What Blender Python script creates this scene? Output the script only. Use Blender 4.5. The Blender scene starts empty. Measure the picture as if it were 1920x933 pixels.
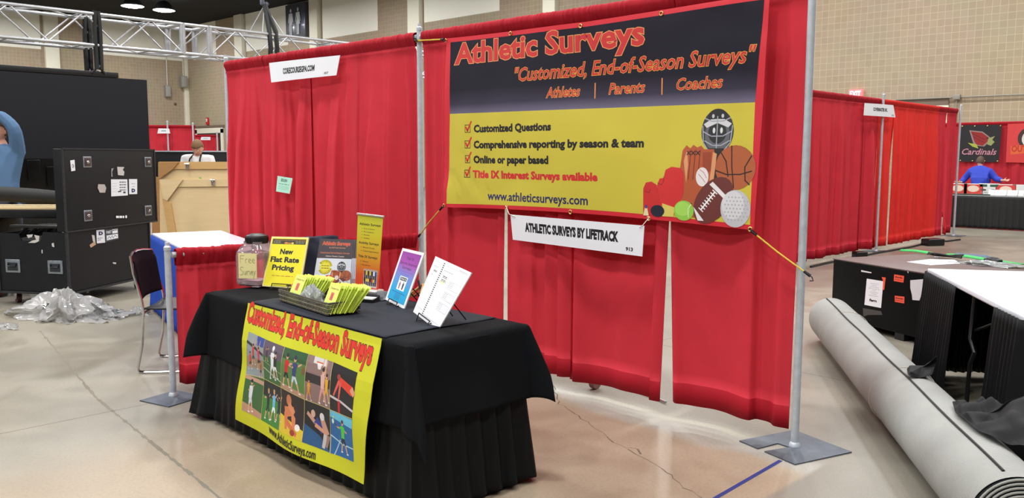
import bpy, bmesh, math, random
from mathutils import Vector as V, Matrix, noise
random.seed(7)
SC = bpy.context.scene
COL = SC.collection
R = math.radians
PI = math.pi

# ------------------------------------------------------------------ camera
CF, CP, CR, CH, CYAW, CX, CY = 1604.7177, .108, .0027, 1.525, -.7656, 4.9985, -4.2011
FW = V((math.sin(CYAW)*math.cos(CP), math.cos(CYAW)*math.cos(CP), -math.sin(CP)))
RT = V((math.cos(CYAW), -math.sin(CYAW), 0)); UP = RT.cross(FW)
R2 = RT*math.cos(CR)+UP*math.sin(CR); U2 = -RT*math.sin(CR)+UP*math.cos(CR)
cam = bpy.data.cameras.new('camera'); co = bpy.data.objects.new('camera', cam); COL.objects.link(co)
cam.sensor_width = 36; cam.lens = CF/1920*36; cam.clip_end = 200
m = Matrix((R2, U2, -FW)).transposed().to_4x4(); m.translation = V((CX, CY, CH)); co.matrix_world = m
SC.camera = co

# ------------------------------------------------------------------ materials
MATS = {}
def lin(c):
    o = []
    for x in c:
        x /= 255
        o.append(x/12.92 if x <= .04045 else ((x+.055)/1.055)**2.4)
    return (*o, 1)
def mat(name, rgb, rough=.6, metal=0, kind='plain', scale=40, bump=.1, var=.06, trans=0, spec=.5, sheen=0, rgb2=None, coat=0):
    if name in MATS: return MATS[name]
    M = bpy.data.materials.new(name); M.use_nodes = True; nt = M.node_tree; N = nt.nodes; L = nt.links
    b = N['Principled BSDF']; out = N['Material Output']
    b.inputs['Roughness'].default_value = rough; b.inputs['Metallic'].default_value = metal
    b.inputs['Specular IOR Level'].default_value = spec
    if coat: b.inputs['Coat Weight'].default_value = coat; b.inputs['Coat Roughness'].default_value = .08
    if sheen: b.inputs['Sheen Weight'].default_value = sheen
    c = lin(rgb)
    tc = N.new('ShaderNodeTexCoord')
    nz = N.new('ShaderNodeTexNoise'); nz.inputs['Scale'].default_value = scale; nz.inputs['Detail'].default_value = 5
    L.new(tc.outputs['Object'], nz.inputs['Vector'])
    mx = N.new('ShaderNodeMix'); mx.data_type = 'RGBA'
    c2 = lin(rgb2) if rgb2 else tuple(min(1, v*(1+var*2)) for v in c[:3])+(1,)
    c1 = c if rgb2 else tuple(v*(1-var*2) for v in c[:3])+(1,)
    mx.inputs['A'].default_value = c1; mx.inputs['B'].default_value = c2
    L.new(nz.outputs['Fac'], mx.inputs['Factor'])
    L.new(mx.outputs['Result'], b.inputs['Base Color'])
    bp = N.new('ShaderNodeBump'); bp.inputs['Strength'].default_value = bump; bp.inputs['Distance'].default_value = .01
    if kind == 'fabric':
        w = N.new('ShaderNodeTexNoise'); w.inputs['Scale'].default_value = 300
        mp = N.new('ShaderNodeMapping'); mp.inputs['Scale'].default_value = (1, 1, .15)
        L.new(tc.outputs['Object'], mp.inputs['Vector']); L.new(mp.outputs['Vector'], w.inputs['Vector'])
        L.new(w.outputs['Fac'], bp.inputs['Height'])
    elif kind == 'wood':
        mp = N.new('ShaderNodeMapping'); mp.inputs['Scale'].default_value = (1, 1, 9)
        L.new(tc.outputs['Object'], mp.inputs['Vector']); L.new(mp.outputs['Vector'], nz.inputs['Vector'])
        L.new(nz.outputs['Fac'], bp.inputs['Height'])
    else:
        L.new(nz.outputs['Fac'], bp.inputs['Height'])
    L.new(bp.outputs['Normal'], b.inputs['Normal'])
    if trans:
        t = N.new('ShaderNodeBsdfTranslucent'); ms = N.new('ShaderNodeMixShader'); ms.inputs[0].default_value = trans
        L.new(mx.outputs['Result'], t.inputs['Color']); L.new(b.outputs[0], ms.inputs[1]); L.new(t.outputs[0], ms.inputs[2])
        L.new(ms.outputs[0], out.inputs['Surface'])
    MATS[name] = M
    return M
def ink(rgb, rough=.55):
    return mat('print_%d_%d_%d' % tuple(rgb), rgb, rough, 0, 'plain', 25, .02, .04)
def emit(name, rgb, s):
    M = bpy.data.materials.new(name); M.use_nodes = True; N = M.node_tree.nodes; b = N['Principled BSDF']
    b.inputs['Emission Color'].default_value = lin(rgb); b.inputs['Emission Strength'].default_value = s
    b.inputs['Base Color'].default_value = lin(rgb)
    return M
def gradient(name, stops, axis=2, z0=0, z1=1, rough=.55):
    M = bpy.data.materials.new(name); M.use_nodes = True; nt = M.node_tree; N = nt.nodes; L = nt.links
    b = N['Principled BSDF']; b.inputs['Roughness'].default_value = rough; b.inputs['Specular IOR Level'].default_value = .25
    uv = N.new('ShaderNodeUVMap'); uv.uv_map = 'print'; sp = N.new('ShaderNodeSeparateXYZ')
    mr = N.new('ShaderNodeMapRange'); mr.inputs['From Min'].default_value = z0; mr.inputs['From Max'].default_value = z1
    cr = N.new('ShaderNodeValToRGB'); e = cr.color_ramp.elements
    while len(e) < len(stops): e.new(.5)
    for i, (p, c) in enumerate(stops): e[i].position = p; e[i].color = lin(c)
    L.new(uv.outputs[0], sp.inputs[0]); L.new(sp.outputs['Y'], mr.inputs['Value']); L.new(mr.outputs[0], cr.inputs[0]); L.new(cr.outputs[0], b.inputs['Base Color'])
    return M
def glass(name, tint=(255, 255, 255), rough=.02, ior=1.3):
    M = bpy.data.materials.new(name); M.use_nodes = True; b = M.node_tree.nodes['Principled BSDF']
    b.inputs['Base Color'].default_value = lin(tint); b.inputs['Transmission Weight'].default_value = 1
    b.inputs['Roughness'].default_value = rough; b.inputs['IOR'].default_value = ior
    return M

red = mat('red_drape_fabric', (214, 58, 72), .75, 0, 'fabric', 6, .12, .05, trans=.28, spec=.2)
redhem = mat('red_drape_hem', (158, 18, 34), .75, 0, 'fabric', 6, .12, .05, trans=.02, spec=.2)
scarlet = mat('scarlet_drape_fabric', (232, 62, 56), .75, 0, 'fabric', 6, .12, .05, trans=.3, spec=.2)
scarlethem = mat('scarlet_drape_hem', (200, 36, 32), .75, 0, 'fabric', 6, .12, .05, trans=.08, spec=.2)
blackcloth = mat('black_table_fabric', (15, 17, 20), .85, 0, 'fabric', 8, .1, .08, spec=.1)
blacksatin = mat('black_skirt_fabric', (10, 12, 15), .6, 0, 'fabric', 8, .1, .08, spec=.2)
navycloth = mat('navy_runner_fabric', (30, 34, 44), .8, 0, 'fabric', 8, .1, .05, spec=.25)
yellowcloth = mat('yellow_banner_fabric', (198, 200, 44), .7, 0, 'fabric', 8, .06, .03, spec=.25)
bluecloth = mat('royal_blue_skirt_fabric', (32, 70, 165), .6, 0, 'fabric', 8, .1, .08, spec=.3)
galv = mat('galvanised_aluminium', (192, 199, 206), .4, .3, 'plain', 30, .06, .12)
chrome = mat('chrome', (215, 215, 215), .12, 1, 'plain', 5, .0, .01)
steel = mat('dark_plate_steel', (92, 98, 108), .5, .6, 'plain', 14, .1, .2)
trussm = mat('aluminium_truss', (190, 192, 196), .35, .7, 'plain', 12, .05, .1)
blackplastic = mat('black_plastic', (18, 18, 20), .4, 0, 'plain', 30, .03, .1)
blackwire = mat('black_wire', (14, 14, 16), .35, .3, 'plain', 30, .03, .1)
casem = mat('black_road_case_laminate', (21, 22, 26), .5, 0, 'plain', 9, .06, .22, spec=.3)
ledm = mat('black_led_panel', (31, 32, 37), .75, 0, 'plain', 60, .05, .06, spec=.2)
rubber = mat('black_rubber', (22, 22, 22), .7, 0, 'plain', 30, .05, .1)
whitetop = mat('white_table_vinyl', (226, 234, 244), .4, 0, 'plain', 6, .02, .02)
whitepaper = mat('white_paper', (232, 234, 238), .6, 0, 'plain', 20, .02, .02)
ply = mat('plywood', (214, 186, 136), .65, 0, 'wood', 3, .05, .06, rgb2=(228, 204, 160))
pine = mat('pine_board', (196, 152, 92), .65, 0, 'wood', 5, .06, .06, rgb2=(214, 176, 118))
cordm = mat('black_cord', (16, 18, 18), .6, 0, 'plain', 30, .05, .1)
yellowcord = mat('yellow_bungee', (222, 190, 60), .6, 0, 'plain', 200, .2, .25)

# ------------------------------------------------------------------ objects
def wm(o):
    if o is None: return Matrix.Identity(4)
    return wm(o.parent) @ Matrix.LocRotScale(o.location, o.rotation_euler, o.scale)
def tag(o, label=None, cat=None, group=None, kind=None):
    if label: o['label'] = label
    if cat: o['category'] = cat
    if group: o['group'] = group
    if kind: o['kind'] = kind
    return o
def thing(name, label, cat, loc=(0, 0, 0), rz=0, group=None):
    o = bpy.data.objects.new(name, None); COL.objects.link(o); o.location = loc; o.rotation_euler = (0, 0, rz)
    o.empty_display_size = .05
    return tag(o, label, cat, group)
class MB:
    def __init__(s, M=None):
        s.v = []; s.f = []; s.mi = []; s.mats = []; s.cur = 0; s.M = M or Matrix.Identity(4)
    def mat(s, m):
        if m not in s.mats: s.mats.append(m)
        s.cur = s.mats.index(m); return s
    def add(s, vs, fs):
        b = len(s.v); s.v += [s.M @ V(p) for p in vs]
        for f in fs: s.f.append([b+i for i in f]); s.mi.append(s.cur)
        return s
    def box(s, c, d, rz=0, M=None):
        T = Matrix.Translation(c) @ Matrix.Rotation(rz, 4, 'Z') if M is None else M
        h = [x/2 for x in d]
        vs = [T @ V((x*h[0], y*h[1], z*h[2])) for x in (-1, 1) for y in (-1, 1) for z in (-1, 1)]
        return s.add(vs, [(0, 1, 3, 2), (4, 6, 7, 5), (0, 4, 5, 1), (2, 3, 7, 6), (0, 2, 6, 4), (1, 5, 7, 3)])
    def bx(s, x0, x1, y0, y1, z0, z1): return s.box(((x0+x1)/2, (y0+y1)/2, (z0+z1)/2), (x1-x0, y1-y0, z1-z0))
    def rbox(s, c, d, r=.01, rz=0, seg=3, M=None):
        T = Matrix.Translation(c) @ Matrix.Rotation(rz, 4, 'Z') if M is None else M
        bm = bmesh.new(); bmesh.ops.create_cube(bm, size=1)
        for v in bm.verts: v.co = V((v.co.x*d[0], v.co.y*d[1], v.co.z*d[2]))
        bmesh.ops.bevel(bm, geom=bm.edges[:]+bm.verts[:], offset=min(r, min(d)*.49), segments=seg, affect='EDGES', profile=.5)
        bm.verts.index_update()
        s.add([T @ v.co for v in bm.verts], [[v.index for v in f.verts] for f in bm.faces]); bm.free(); return s
    def tube(s, path, r, seg=10, closed=False, caps=True):
        path = [V(p) for p in path]; n = len(path); rr = r if hasattr(r, '__len__') else [r]*n
        vs = []; fs = []; prev = None
        for i, p in enumerate(path):
            if closed: t = path[(i+1) % n]-path[i-1]
            else: t = path[min(i+1, n-1)]-path[max(i-1, 0)]
            t.normalize()
            if prev is None:
                a = V((0, 0, 1)) if abs(t.z) < .9 else V((1, 0, 0)); u = t.cross(a).normalized()
            else:
                u = prev-t*prev.dot(t)
                u = u.normalized() if u.length > 1e-6 else t.orthogonal().normalized()
            prev = u; w = t.cross(u)
            for k in range(seg):
                a = 2*PI*k/seg; vs.append(p+(u*math.cos(a)+w*math.sin(a))*rr[i])
        for i in range(n-1 if not closed else n):
            j = (i+1) % n
            for k in range(seg):
                l = (k+1) % seg; fs.append((i*seg+k, i*seg+l, j*seg+l, j*seg+k))
        if caps and not closed: fs.append(list(range(seg))[::-1]); fs.append([(n-1)*seg+k for k in range(seg)])
        return s.add(vs, fs)
    def cyl(s, a, b, r, seg=20, r2=None): return s.tube([a, b], [r, r if r2 is None else r2], seg)
    def lathe(s, prof, seg=32, c=(0, 0, 0), sx=1, sy=1, power=None):
        vs = []; fs = []; n = len(prof)
        for r, z in prof:
            for k in range(seg):
                a = 2*PI*k/seg; x, y = math.cos(a), math.sin(a)
                if power:
                    q = (abs(x)**power+abs(y)**power)**(-1/power); x *= q; y *= q
                vs.append(V((c[0]+x*r*sx, c[1]+y*r*sy, c[2]+z)))
        for i in range(n-1):
            for k in range(seg):
                l = (k+1) % seg; fs.append((i*seg+k, i*seg+l, (i+1)*seg+l, (i+1)*seg+k))
        if prof[0][0] > 1e-5: fs.append(list(range(seg))[::-1])
        if prof[-1][0] > 1e-5: fs.append([(n-1)*seg+k for k in range(seg)])
        return s.add(vs, fs)
    def grid(s, fn, nu, nv, closeu=False):
        vs = [fn(i/nu, j/nv) for j in range(nv+1) for i in range(nu+(0 if closeu else 1))]
        W = nu if closeu else nu+1; fs = []
        for j in range(nv):
            for i in range(nu):
                k = (i+1) % W; fs.append((j*W+i, j*W+k, (j+1)*W+k, (j+1)*W+i))
        return s.add(vs, fs)
    def sphere(s, c, r, seg=16, sc=(1, 1, 1)):
        n = seg//2; vs = []; fs = []
        for i in range(n+1):
            t = PI*i/n
            for k in range(seg):
                a = 2*PI*k/seg
                vs.append(V((c[0]+r*sc[0]*math.sin(t)*math.cos(a), c[1]+r*sc[1]*math.sin(t)*math.sin(a), c[2]+r*sc[2]*math.cos(t))))
        for i in range(n):
            for k in range(seg):
                l = (k+1) % seg; fs.append((i*seg+k, (i+1)*seg+k, (i+1)*seg+l, i*seg+l))
        return s.add(vs, fs)
    def prism(s, pts, t, M):
        n = len(pts); vs = [M @ V((x, y, 0)) for x, y in pts]+[M @ V((x, y, t)) for x, y in pts]
        fs = [list(range(n))[::-1], list(range(n, 2*n))]+[(i, (i+1) % n, n+(i+1) % n, n+i) for i in range(n)]
        return s.add(vs, fs)
    def build(s, name, m=None, parent=None, smooth=True, solid=0, bevel=0, world=True, weld=True, sub=0):
        me = bpy.data.meshes.new(name)
        I = wm(parent).inverted() if (parent and world) else Matrix.Identity(4)
        me.from_pydata([I @ p for p in s.v], [], s.f)
        for x in (s.mats or [m]): me.materials.append(x)
        if s.mats: me.polygons.foreach_set('material_index', s.mi)
        me.validate(); me.update()
        if weld:
            bm = bmesh.new(); bm.from_mesh(me); bmesh.ops.remove_doubles(bm, verts=bm.verts, dist=1e-6)
            bmesh.ops.recalc_face_normals(bm, faces=bm.faces); bm.to_mesh(me); bm.free()
        if smooth:
            me.polygons.foreach_set('use_smooth', [True]*len(me.polygons)); me.set_sharp_from_angle(angle=R(38))
        o = bpy.data.objects.new(name, me); COL.objects.link(o); o.parent = parent
        if solid:
            d = o.modifiers.new('solid', 'SOLIDIFY'); d.thickness = solid; d.offset = 0
        if bevel:
            d = o.modifiers.new('bevel', 'BEVEL'); d.width = bevel; d.segments = 2; d.limit_method = 'ANGLE'
        if sub:
            d = o.modifiers.new('sub', 'SUBSURF'); d.levels = sub; d.render_levels = sub
        return o
def copy_tree(o, parent=None):
    c = o.copy(); COL.objects.link(c); c.parent = parent
    for ch in list(o.children): copy_tree(ch, c)
    return c
def structure(o): o['kind'] = 'structure'; return o

# ------------------------------------------------------------------ lettering and printing
def text_mesh(body, bold=0., shear=0., res=2):
    cu = bpy.data.curves.new('t', 'FONT'); cu.body = body; cu.size = 1; cu.offset = bold; cu.shear = shear
    cu.resolution_u = res; cu.fill_mode = 'FRONT'
    o = bpy.data.objects.new('t', cu); COL.objects.link(o); dg = bpy.context.evaluated_depsgraph_get(); dg.update()
    me = o.evaluated_get(dg).to_mesh()
    vs = [(v.co.x, v.co.y) for v in me.vertices]; fs = [list(p.vertices) for p in me.polygons]
    o.evaluated_get(dg).to_mesh_clear(); bpy.data.objects.remove(o); bpy.data.curves.remove(cu)
    return vs, fs
CAPH = .73
class Canvas:
    """flat print, drawn in metres (u, v); every shape lies one ink layer above the last"""
    def __init__(s, step=.0002, base=.0006): s.v = []; s.f = []; s.mi = []; s.mats = []; s.off = base; s.step = step; s.T = None
    def _add(s, vs, fs, m):
        if m not in s.mats: s.mats.append(m)
        b = len(s.v); 
        if s.T: vs = [s.T(p) for p in vs]
        s.v += [(x, y, s.off) for x, y in vs]; k = s.mats.index(m)
        for f in fs: s.f.append([b+i for i in f]); s.mi.append(k)
        s.off += s.step
    def _m(s, c): return ink(c) if isinstance(c, tuple) else c
    def poly(s, pts, c): s._add(pts, [list(range(len(pts)))], s._m(c))
    def rect(s, u0, v0, u1, v1, c): s.poly([(u0, v0), (u1, v0), (u1, v1), (u0, v1)], c)
    def disc(s, cx, cy, rx, ry, c, rot=0, n=24):
        s.poly([(cx+rx*math.cos(a)*math.cos(rot)-ry*math.sin(a)*math.sin(rot), cy+rx*math.cos(a)*math.sin(rot)+ry*math.sin(a)*math.cos(rot)) for a in [2*PI*k/n for k in range(n)]], c)
    def line(s, pts, w, c, cap=True):
        vs = []; fs = []
        for i, ((x0, y0), (x1, y1)) in enumerate(zip(pts, pts[1:])):
            d = math.hypot(x1-x0, y1-y0) or 1e-9; nx, ny = -(y1-y0)/d*w/2, (x1-x0)/d*w/2; ex, ey = ((x1-x0)/d*w*.3, (y1-y0)/d*w*.3) if cap else (0, 0)
            b = len(vs); vs += [(x0+nx-ex, y0+ny-ey), (x0-nx-ex, y0-ny-ey), (x1-nx+ex, y1-ny+ey), (x1+nx+ex, y1+ny+ey)]; fs.append([b, b+1, b+2, b+3])
        s._add(vs, fs, s._m(c))
    def limb(s, p, q, w0, w1, c):
        d = math.hypot(q[0]-p[0], q[1]-p[1]) or 1e-9; nx, ny = -(q[1]-p[1])/d, (q[0]-p[0])/d
        s.poly([(p[0]+nx*w0/2, p[1]+ny*w0/2), (p[0]-nx*w0/2, p[1]-ny*w0/2), (q[0]-nx*w1/2, q[1]-ny*w1/2), (q[0]+nx*w1/2, q[1]+ny*w1/2)], c)
    def text(s, body, u0, v, u1, cap, c, bold=.02, shear=0, outline=None, ow=.03, fit=True, align='l', rot=0, arc=None):
        vs, fs = text_mesh(body, bold, shear)
        if not vs: return
        xs = [p[0] for p in vs]; x0, x1 = min(xs), max(xs); sy = cap/CAPH
        sx = (u1-u0)/(x1-x0) if fit else sy
        if not fit and align == 'c': u0 = (u0+u1)/2-(x1-x0)*sx/2
        def tr(P):
            o = []
            for x, y in P:
                a, b = (x-x0)*sx, y*sy
                if arc: b += arc(a/(u1-u0))
                o.append((u0+a*math.cos(rot)-b*math.sin(rot), v+a*math.sin(rot)+b*math.cos(rot)))
            return o
        if outline:
            v2, f2 = text_mesh(body, bold+ow, shear); s._add(tr(v2), f2, s._m(outline))
        s._add(tr(vs), fs, s._m(c))
    def greek(s, u0, u1, v, h, c, n=5):
        "tiny printed line too small to read: short dashes like words"
        x = u0; rn = random.Random(int((u0+v)*1e5)); vs = []; fs = []
        while x < u1:
            w = (u1-u0)/n*rn.uniform(.5, 1.1); e = min(x+w, u1); b = len(vs)
            vs += [(x, v), (e, v), (e, v+h), (x, v+h)]; fs.append([b, b+1, b+2, b+3]); x = e+(u1-u0)/n*.18
        s._add(vs, fs, s._m(c))
    def bake(s, mb, fn, du=0, dv=0):
        "cut along a triangle lattice, so that every ink layer follows the same facets of a curved sheet; map with fn(u, v, off)"
        dv = dv or du
        bm = bmesh.new(); bv = [bm.verts.new(p) for p in s.v]
        for f, k in zip(s.f, s.mi):
            try: q = bm.faces.new([bv[i] for i in f]); q.material_index = k
            except ValueError: pass
        bmesh.ops.triangulate(bm, faces=bm.faces[:])
        if du and s.v:
            sc = {}
            for A, B, lo, hi in ((1/du, 0, 0, 0), (0, 1/dv, 0, 0), (1/du, 1/dv, 0, 0)):
                vals = [p[0]*A+p[1]*B for p in s.v]; k = math.floor(min(vals)+1e-6)+1; hi = max(vals)
                nn = V((A, B, 0))
                while k < hi-1e-6:
                    c = nn*(k/nn.length_squared)
                    bmesh.ops.bisect_plane(bm, geom=bm.verts[:]+bm.edges[:]+bm.faces[:], plane_co=c, plane_no=nn, dist=1e-6); k += 1
            cache = {}
            def node(i, j, o):
                if (i, j) not in cache: cache[(i, j)] = (V(fn(i*du, j*dv, 0)), V(fn(i*du, j*dv, 1e-3)))
                p, q = cache[(i, j)]; return p+(q-p)*(o/1e-3)
            P = {}
            for f in bm.faces:
                m_ = f.calc_center_median(); i, j = math.floor(m_.x/du), math.floor(m_.y/dv); up = (m_.x/du-i)+(m_.y/dv-j) > 1
                for v in f.verts:
                    a, b, o = v.co.x/du-i, v.co.y/dv-j, v.co.z
                    if up: q = node(i+1, j+1, o); q = q+(node(i, j+1, o)-q)*(1-a)+(node(i+1, j, o)-q)*(1-b)
                    else: q = node(i, j, o); q = q+(node(i+1, j, o)-q)*a+(node(i, j+1, o)-q)*b
                    P[v] = q
            co_ = P
        else: co_ = {v: V(fn(v.co.x, v.co.y, v.co.z)) for v in bm.verts}
        bm.verts.index_update(); base = len(mb.v)
        mb.v += [mb.M @ co_.get(v, v.co) for v in bm.verts]
        for f in bm.faces:
            m_ = s.mats[f.material_index]
            mb.mat(m_); mb.f.append([base+v.index for v in f.verts]); mb.mi.append(mb.cur)
        bm.free()
def quadmap(TL, TR, BL, BR, W, H):
    TL, TR, BL, BR = map(V, (TL, TR, BL, BR)); n = (BR-BL).cross(TL-BL).normalized()
    def fn(u, v, o=0):
        a, b = u/W, v/H
        return (BL*(1-a)+BR*a)*(1-b)+(TL*(1-a)+TR*a)*b+n*o
    return fn, n
def slab(mb, fn, W, H, t, m, edge=None):
    "card body behind a print: front at offset 0, back at -t"
    mb.mat(m)
    P = [fn(0, 0, 0), fn(W, 0, 0), fn(W, H, 0), fn(0, H, 0), fn(0, 0, -t), fn(W, 0, -t), fn(W, H, -t), fn(0, H, -t)]
    mb.add(P, [(0, 1, 2, 3), (7, 6, 5, 4), (0, 4, 5, 1), (1, 5, 6, 2), (2, 6, 7, 3), (3, 7, 4, 0)])
EXPO, WORLD, LAMP = 0.0, .2, 350.
# ------------------------------------------------------------------ room shell
def floor_material():
    M = bpy.data.materials.new('polished_concrete'); M.use_nodes = True; nt = M.node_tree; N = nt.nodes; L = nt.links
    b = N['Principled BSDF']; tc = N.new('ShaderNodeTexCoord')
    def noise_(sc, det=6, dis=0, vec=None):
        n = N.new('ShaderNodeTexNoise'); n.inputs['Scale'].default_value = sc; n.inputs['Detail'].default_value = det; n.inputs['Distortion'].default_value = dis
        L.new(vec or tc.outputs['Object'], n.inputs['Vector']); return n.outputs['Fac']
    def mix(f, a, c, t='RGBA', bl='MIX'):
        x = N.new('ShaderNodeMix'); x.data_type = 'RGBA'; x.blend_type = bl
        for s_, v in (('Factor', f), ('A', a), ('B', c)):
            if isinstance(v, (tuple, float, int)): x.inputs[s_].default_value = v
            else: L.new(v, x.inputs[s_])
        return x.outputs['Result']
    def math_(op, a, c=0., d=None, clamp=False):
        x = N.new('ShaderNodeMath'); x.operation = op; x.use_clamp = clamp
        for i, v in enumerate((a, c) if d is None else (a, c, d)):
            if isinstance(v, (float, int)): x.inputs[i].default_value = v
            else: L.new(v, x.inputs[i])
        return x.outputs[0]
    def ramp(f, p0, p1):
        x = N.new('ShaderNodeMapRange'); x.inputs['From Min'].default_value = p0; x.inputs['From Max'].default_value = p1; x.interpolation_type = 'SMOOTHSTEP'
        L.new(f, x.inputs['Value']); return x.outputs[0]
    big = noise_(.45, 4, .6); mid = noise_(2.2, 6, .8); fine = noise_(60, 6); speck = noise_(170, 3)
    grey = mix(ramp(mid, .35, .65), lin((136, 130, 116)), lin((148, 142, 128)))
    grey = mix(ramp(big, .4, .62), grey, lin((126, 121, 110)))
    tan = mix(ramp(mid, .35, .68), lin((152, 136, 116)), lin((162, 146, 126)))
    sp = N.new('ShaderNodeSeparateXYZ'); L.new(tc.outputs['Object'], sp.inputs[0])
    wob = math_('MULTIPLY', math_('SUBTRACT', noise_(1.6, 4), .5), .28)
    X = math_('ADD', sp.outputs['X'], math_('MULTIPLY', wob, .3)); Yy = math_('ADD', math_('ADD', sp.outputs['Y'], wob), math_('MULTIPLY', sp.outputs['X'], .11))
    inx = math_('MULTIPLY', ramp(X, .2, .9), math_('SUBTRACT', 1., ramp(X, 3.24, 3.28)))
    iny = math_('SUBTRACT', 1., ramp(Yy, -.04, .10))
    patch = math_('MULTIPLY', inx, iny)
    # pale band beside the patch
    band = math_('MULTIPLY', math_('MULTIPLY', ramp(Yy, -.06, .06), math_('SUBTRACT', 1., ramp(Yy, .10, .3))), inx)
    base = mix(patch, grey, tan); base = mix(math_('MULTIPLY', band, .7), base, lin((168, 166, 158)))
    base = mix(math_('MULTIPLY', ramp(fine, .45, .7), .22), base, lin((108, 98, 84)))
    base = mix(math_('MULTIPLY', ramp(speck, .58, .72), .45), base, lin((180, 172, 158)))
    L.new(base, b.inputs['Base Color'])
    L.new(math_('ADD', .22, math_('MULTIPLY', mid, .3)), b.inputs['Roughness'])
    b.inputs['Specular IOR Level'].default_value = .45
    bp = N.new('ShaderNodeBump'); bp.inputs['Strength'].default_value = .05; bp.inputs['Distance'].default_value = .01
    L.new(mid, bp.inputs['Height']); L.new(bp.outputs[0], b.inputs['Normal'])
    return M
def block_material():
    M = bpy.data.materials.new('beige_block'); M.use_nodes = True; nt = M.node_tree; N = nt.nodes; L = nt.links
    b = N['Principled BSDF']; b.inputs['Roughness'].default_value = .75
    tc = N.new('ShaderNodeTexCoord'); sp = N.new('ShaderNodeSeparateXYZ'); L.new(tc.outputs['Object'], sp.inputs[0])
    ad = N.new('ShaderNodeMath'); L.new(sp.outputs['X'], ad.inputs[0]); L.new(sp.outputs['Y'], ad.inputs[1])
    cb = N.new('ShaderNodeCombineXYZ'); L.new(ad.outputs[0], cb.inputs['X']); L.new(sp.outputs['Z'], cb.inputs['Y'])
    br = N.new('ShaderNodeTexBrick'); br.offset = 0; br.inputs['Scale'].default_value = 1
    br.inputs['Brick Width'].default_value = .2032; br.inputs['Row Height'].default_value = .2032; br.inputs['Mortar Size'].default_value = .007
    br.inputs['Color1'].default_value = lin((180, 163, 139)); br.inputs['Color2'].default_value = lin((173, 155, 131)); br.inputs['Mortar'].default_value = lin((203, 189, 163)); br.inputs['Bias'].default_value = -.25
    br.inputs['Mortar Smooth'].default_value = .3
    L.new(cb.outputs[0], br.inputs['Vector'])
    nz = N.new('ShaderNodeTexNoise'); nz.inputs['Scale'].default_value = .5; nz.inputs['Detail'].default_value = 3; L.new(tc.outputs['Object'], nz.inputs['Vector'])
    mx = N.new('ShaderNodeMix'); mx.data_type = 'RGBA'; mx.blend_type = 'MULTIPLY'; mx.inputs['Factor'].default_value = .22
    L.new(br.outputs['Color'], mx.inputs['A']); L.new(nz.outputs['Color'], mx.inputs['B']); L.new(mx.outputs['Result'], b.inputs['Base Color'])
    return M
XL, YB, ZC = -50.97, 22.6, 9.95
blockm = block_material(); concm = floor_material()
creamp = mat('cream_panel', (252, 251, 238), .6, 0, 'plain', .6, .02, .02)
creamc = mat('cream_column_paint', (240, 238, 220), .6, 0, 'plain', .6, .02, .02)
ceilm = mat('black_ceiling', (5, 6, 10), 1, 0, 'plain', 1, .1, .2)
jointm = mat('concrete_joint', (104, 99, 88), .8, 0, 'plain', 20, .02, .1)
crackm = mat('concrete_crack', (104, 90, 76), .9, 0, 'plain', 20, .02, .1)
b = MB().mat(concm)
b.add([(-60, -30, 0), (30, -30, 0), (30, 30, 0), (-60, 30, 0)], [(0, 1, 2, 3)])
def floor_line(pts, w, m, jit=0, seed=1):
    rn = random.Random(seed); P = [V((*p, 0)) for p in pts]; out = []
    for a, c in zip(P, P[1:]):
        n = max(1, int((c-a).length/.05)) if jit else 1
        for k in range(n): out.append(a.lerp(c, k/n)+V((rn.uniform(-jit, jit), rn.uniform(-jit, jit), 0)))
    out.append(P[-1]); b.mat(m)
    for i in range(len(out)-1):
        a, c = out[i], out[i+1]; d = (c-a).normalized(); nn = V((-d.y, d.x, 0))*w/2*(rn.uniform(.5, 1.6) if jit else 1); z = V((0, 0, .0004))
        b.add([a+nn+z, a-nn+z, c-nn+z, c+nn+z], [(0, 1, 2, 3)])
floor_line([(-6, -4.6), (-.195, -2.857), (-.19, -1.95), (.1, -1.2), (.1, 6)][:0] or [(-.2, -6), (-.195, -2.857), (-.186, -1.902), (-.18, 8)], .007, jointm)
floor_line([(-3.054, -1.759), (-.557, -2.216), (1.144, -2.403), (3, -2.62)], .016, mat('joint_filler', (118, 112, 99), .8, 0, 'plain', 20, .02, .1), .003, 3)
floor_line([(1.311, .025), (1.634, -.267), (1.832, -.352), (2.067, -.489), (2.316, -.601), (2.437, -.647), (2.576, -.70), (2.704, -.742), (2.834, -.832), (3.033, -.933), (3.188, -1.018)], .005, crackm, .012, 5)
floor_line([(2.40, -.63), (2.46, -.60), (2.52, -.66)], .009, crackm, .012, 6)
floor_line([(6.5, 1.4), (3.2, 1.5), (.2, 1.62)], .006, jointm)
floor_line([(1.08, 6.0), (1.02, -.2)], .005, jointm)
o = structure(b.build('floor', None, None, False, weld=False))

def wall_segment(mb, m, a, c, z0, z1, t=.3):     # box between 2-D points a and c, t thick, away from the hall
    mb.mat(m); a = V(a); c = V(c)
    mb.bx(min(a.x, c.x), max(a.x, c.x), min(a.y, c.y), max(a.y, c.y), z0, z1)
b = MB(); b.mat(blockm); b.bx(XL-.3, 30, YB, YB+.3, 0, ZC+.2)
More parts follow.
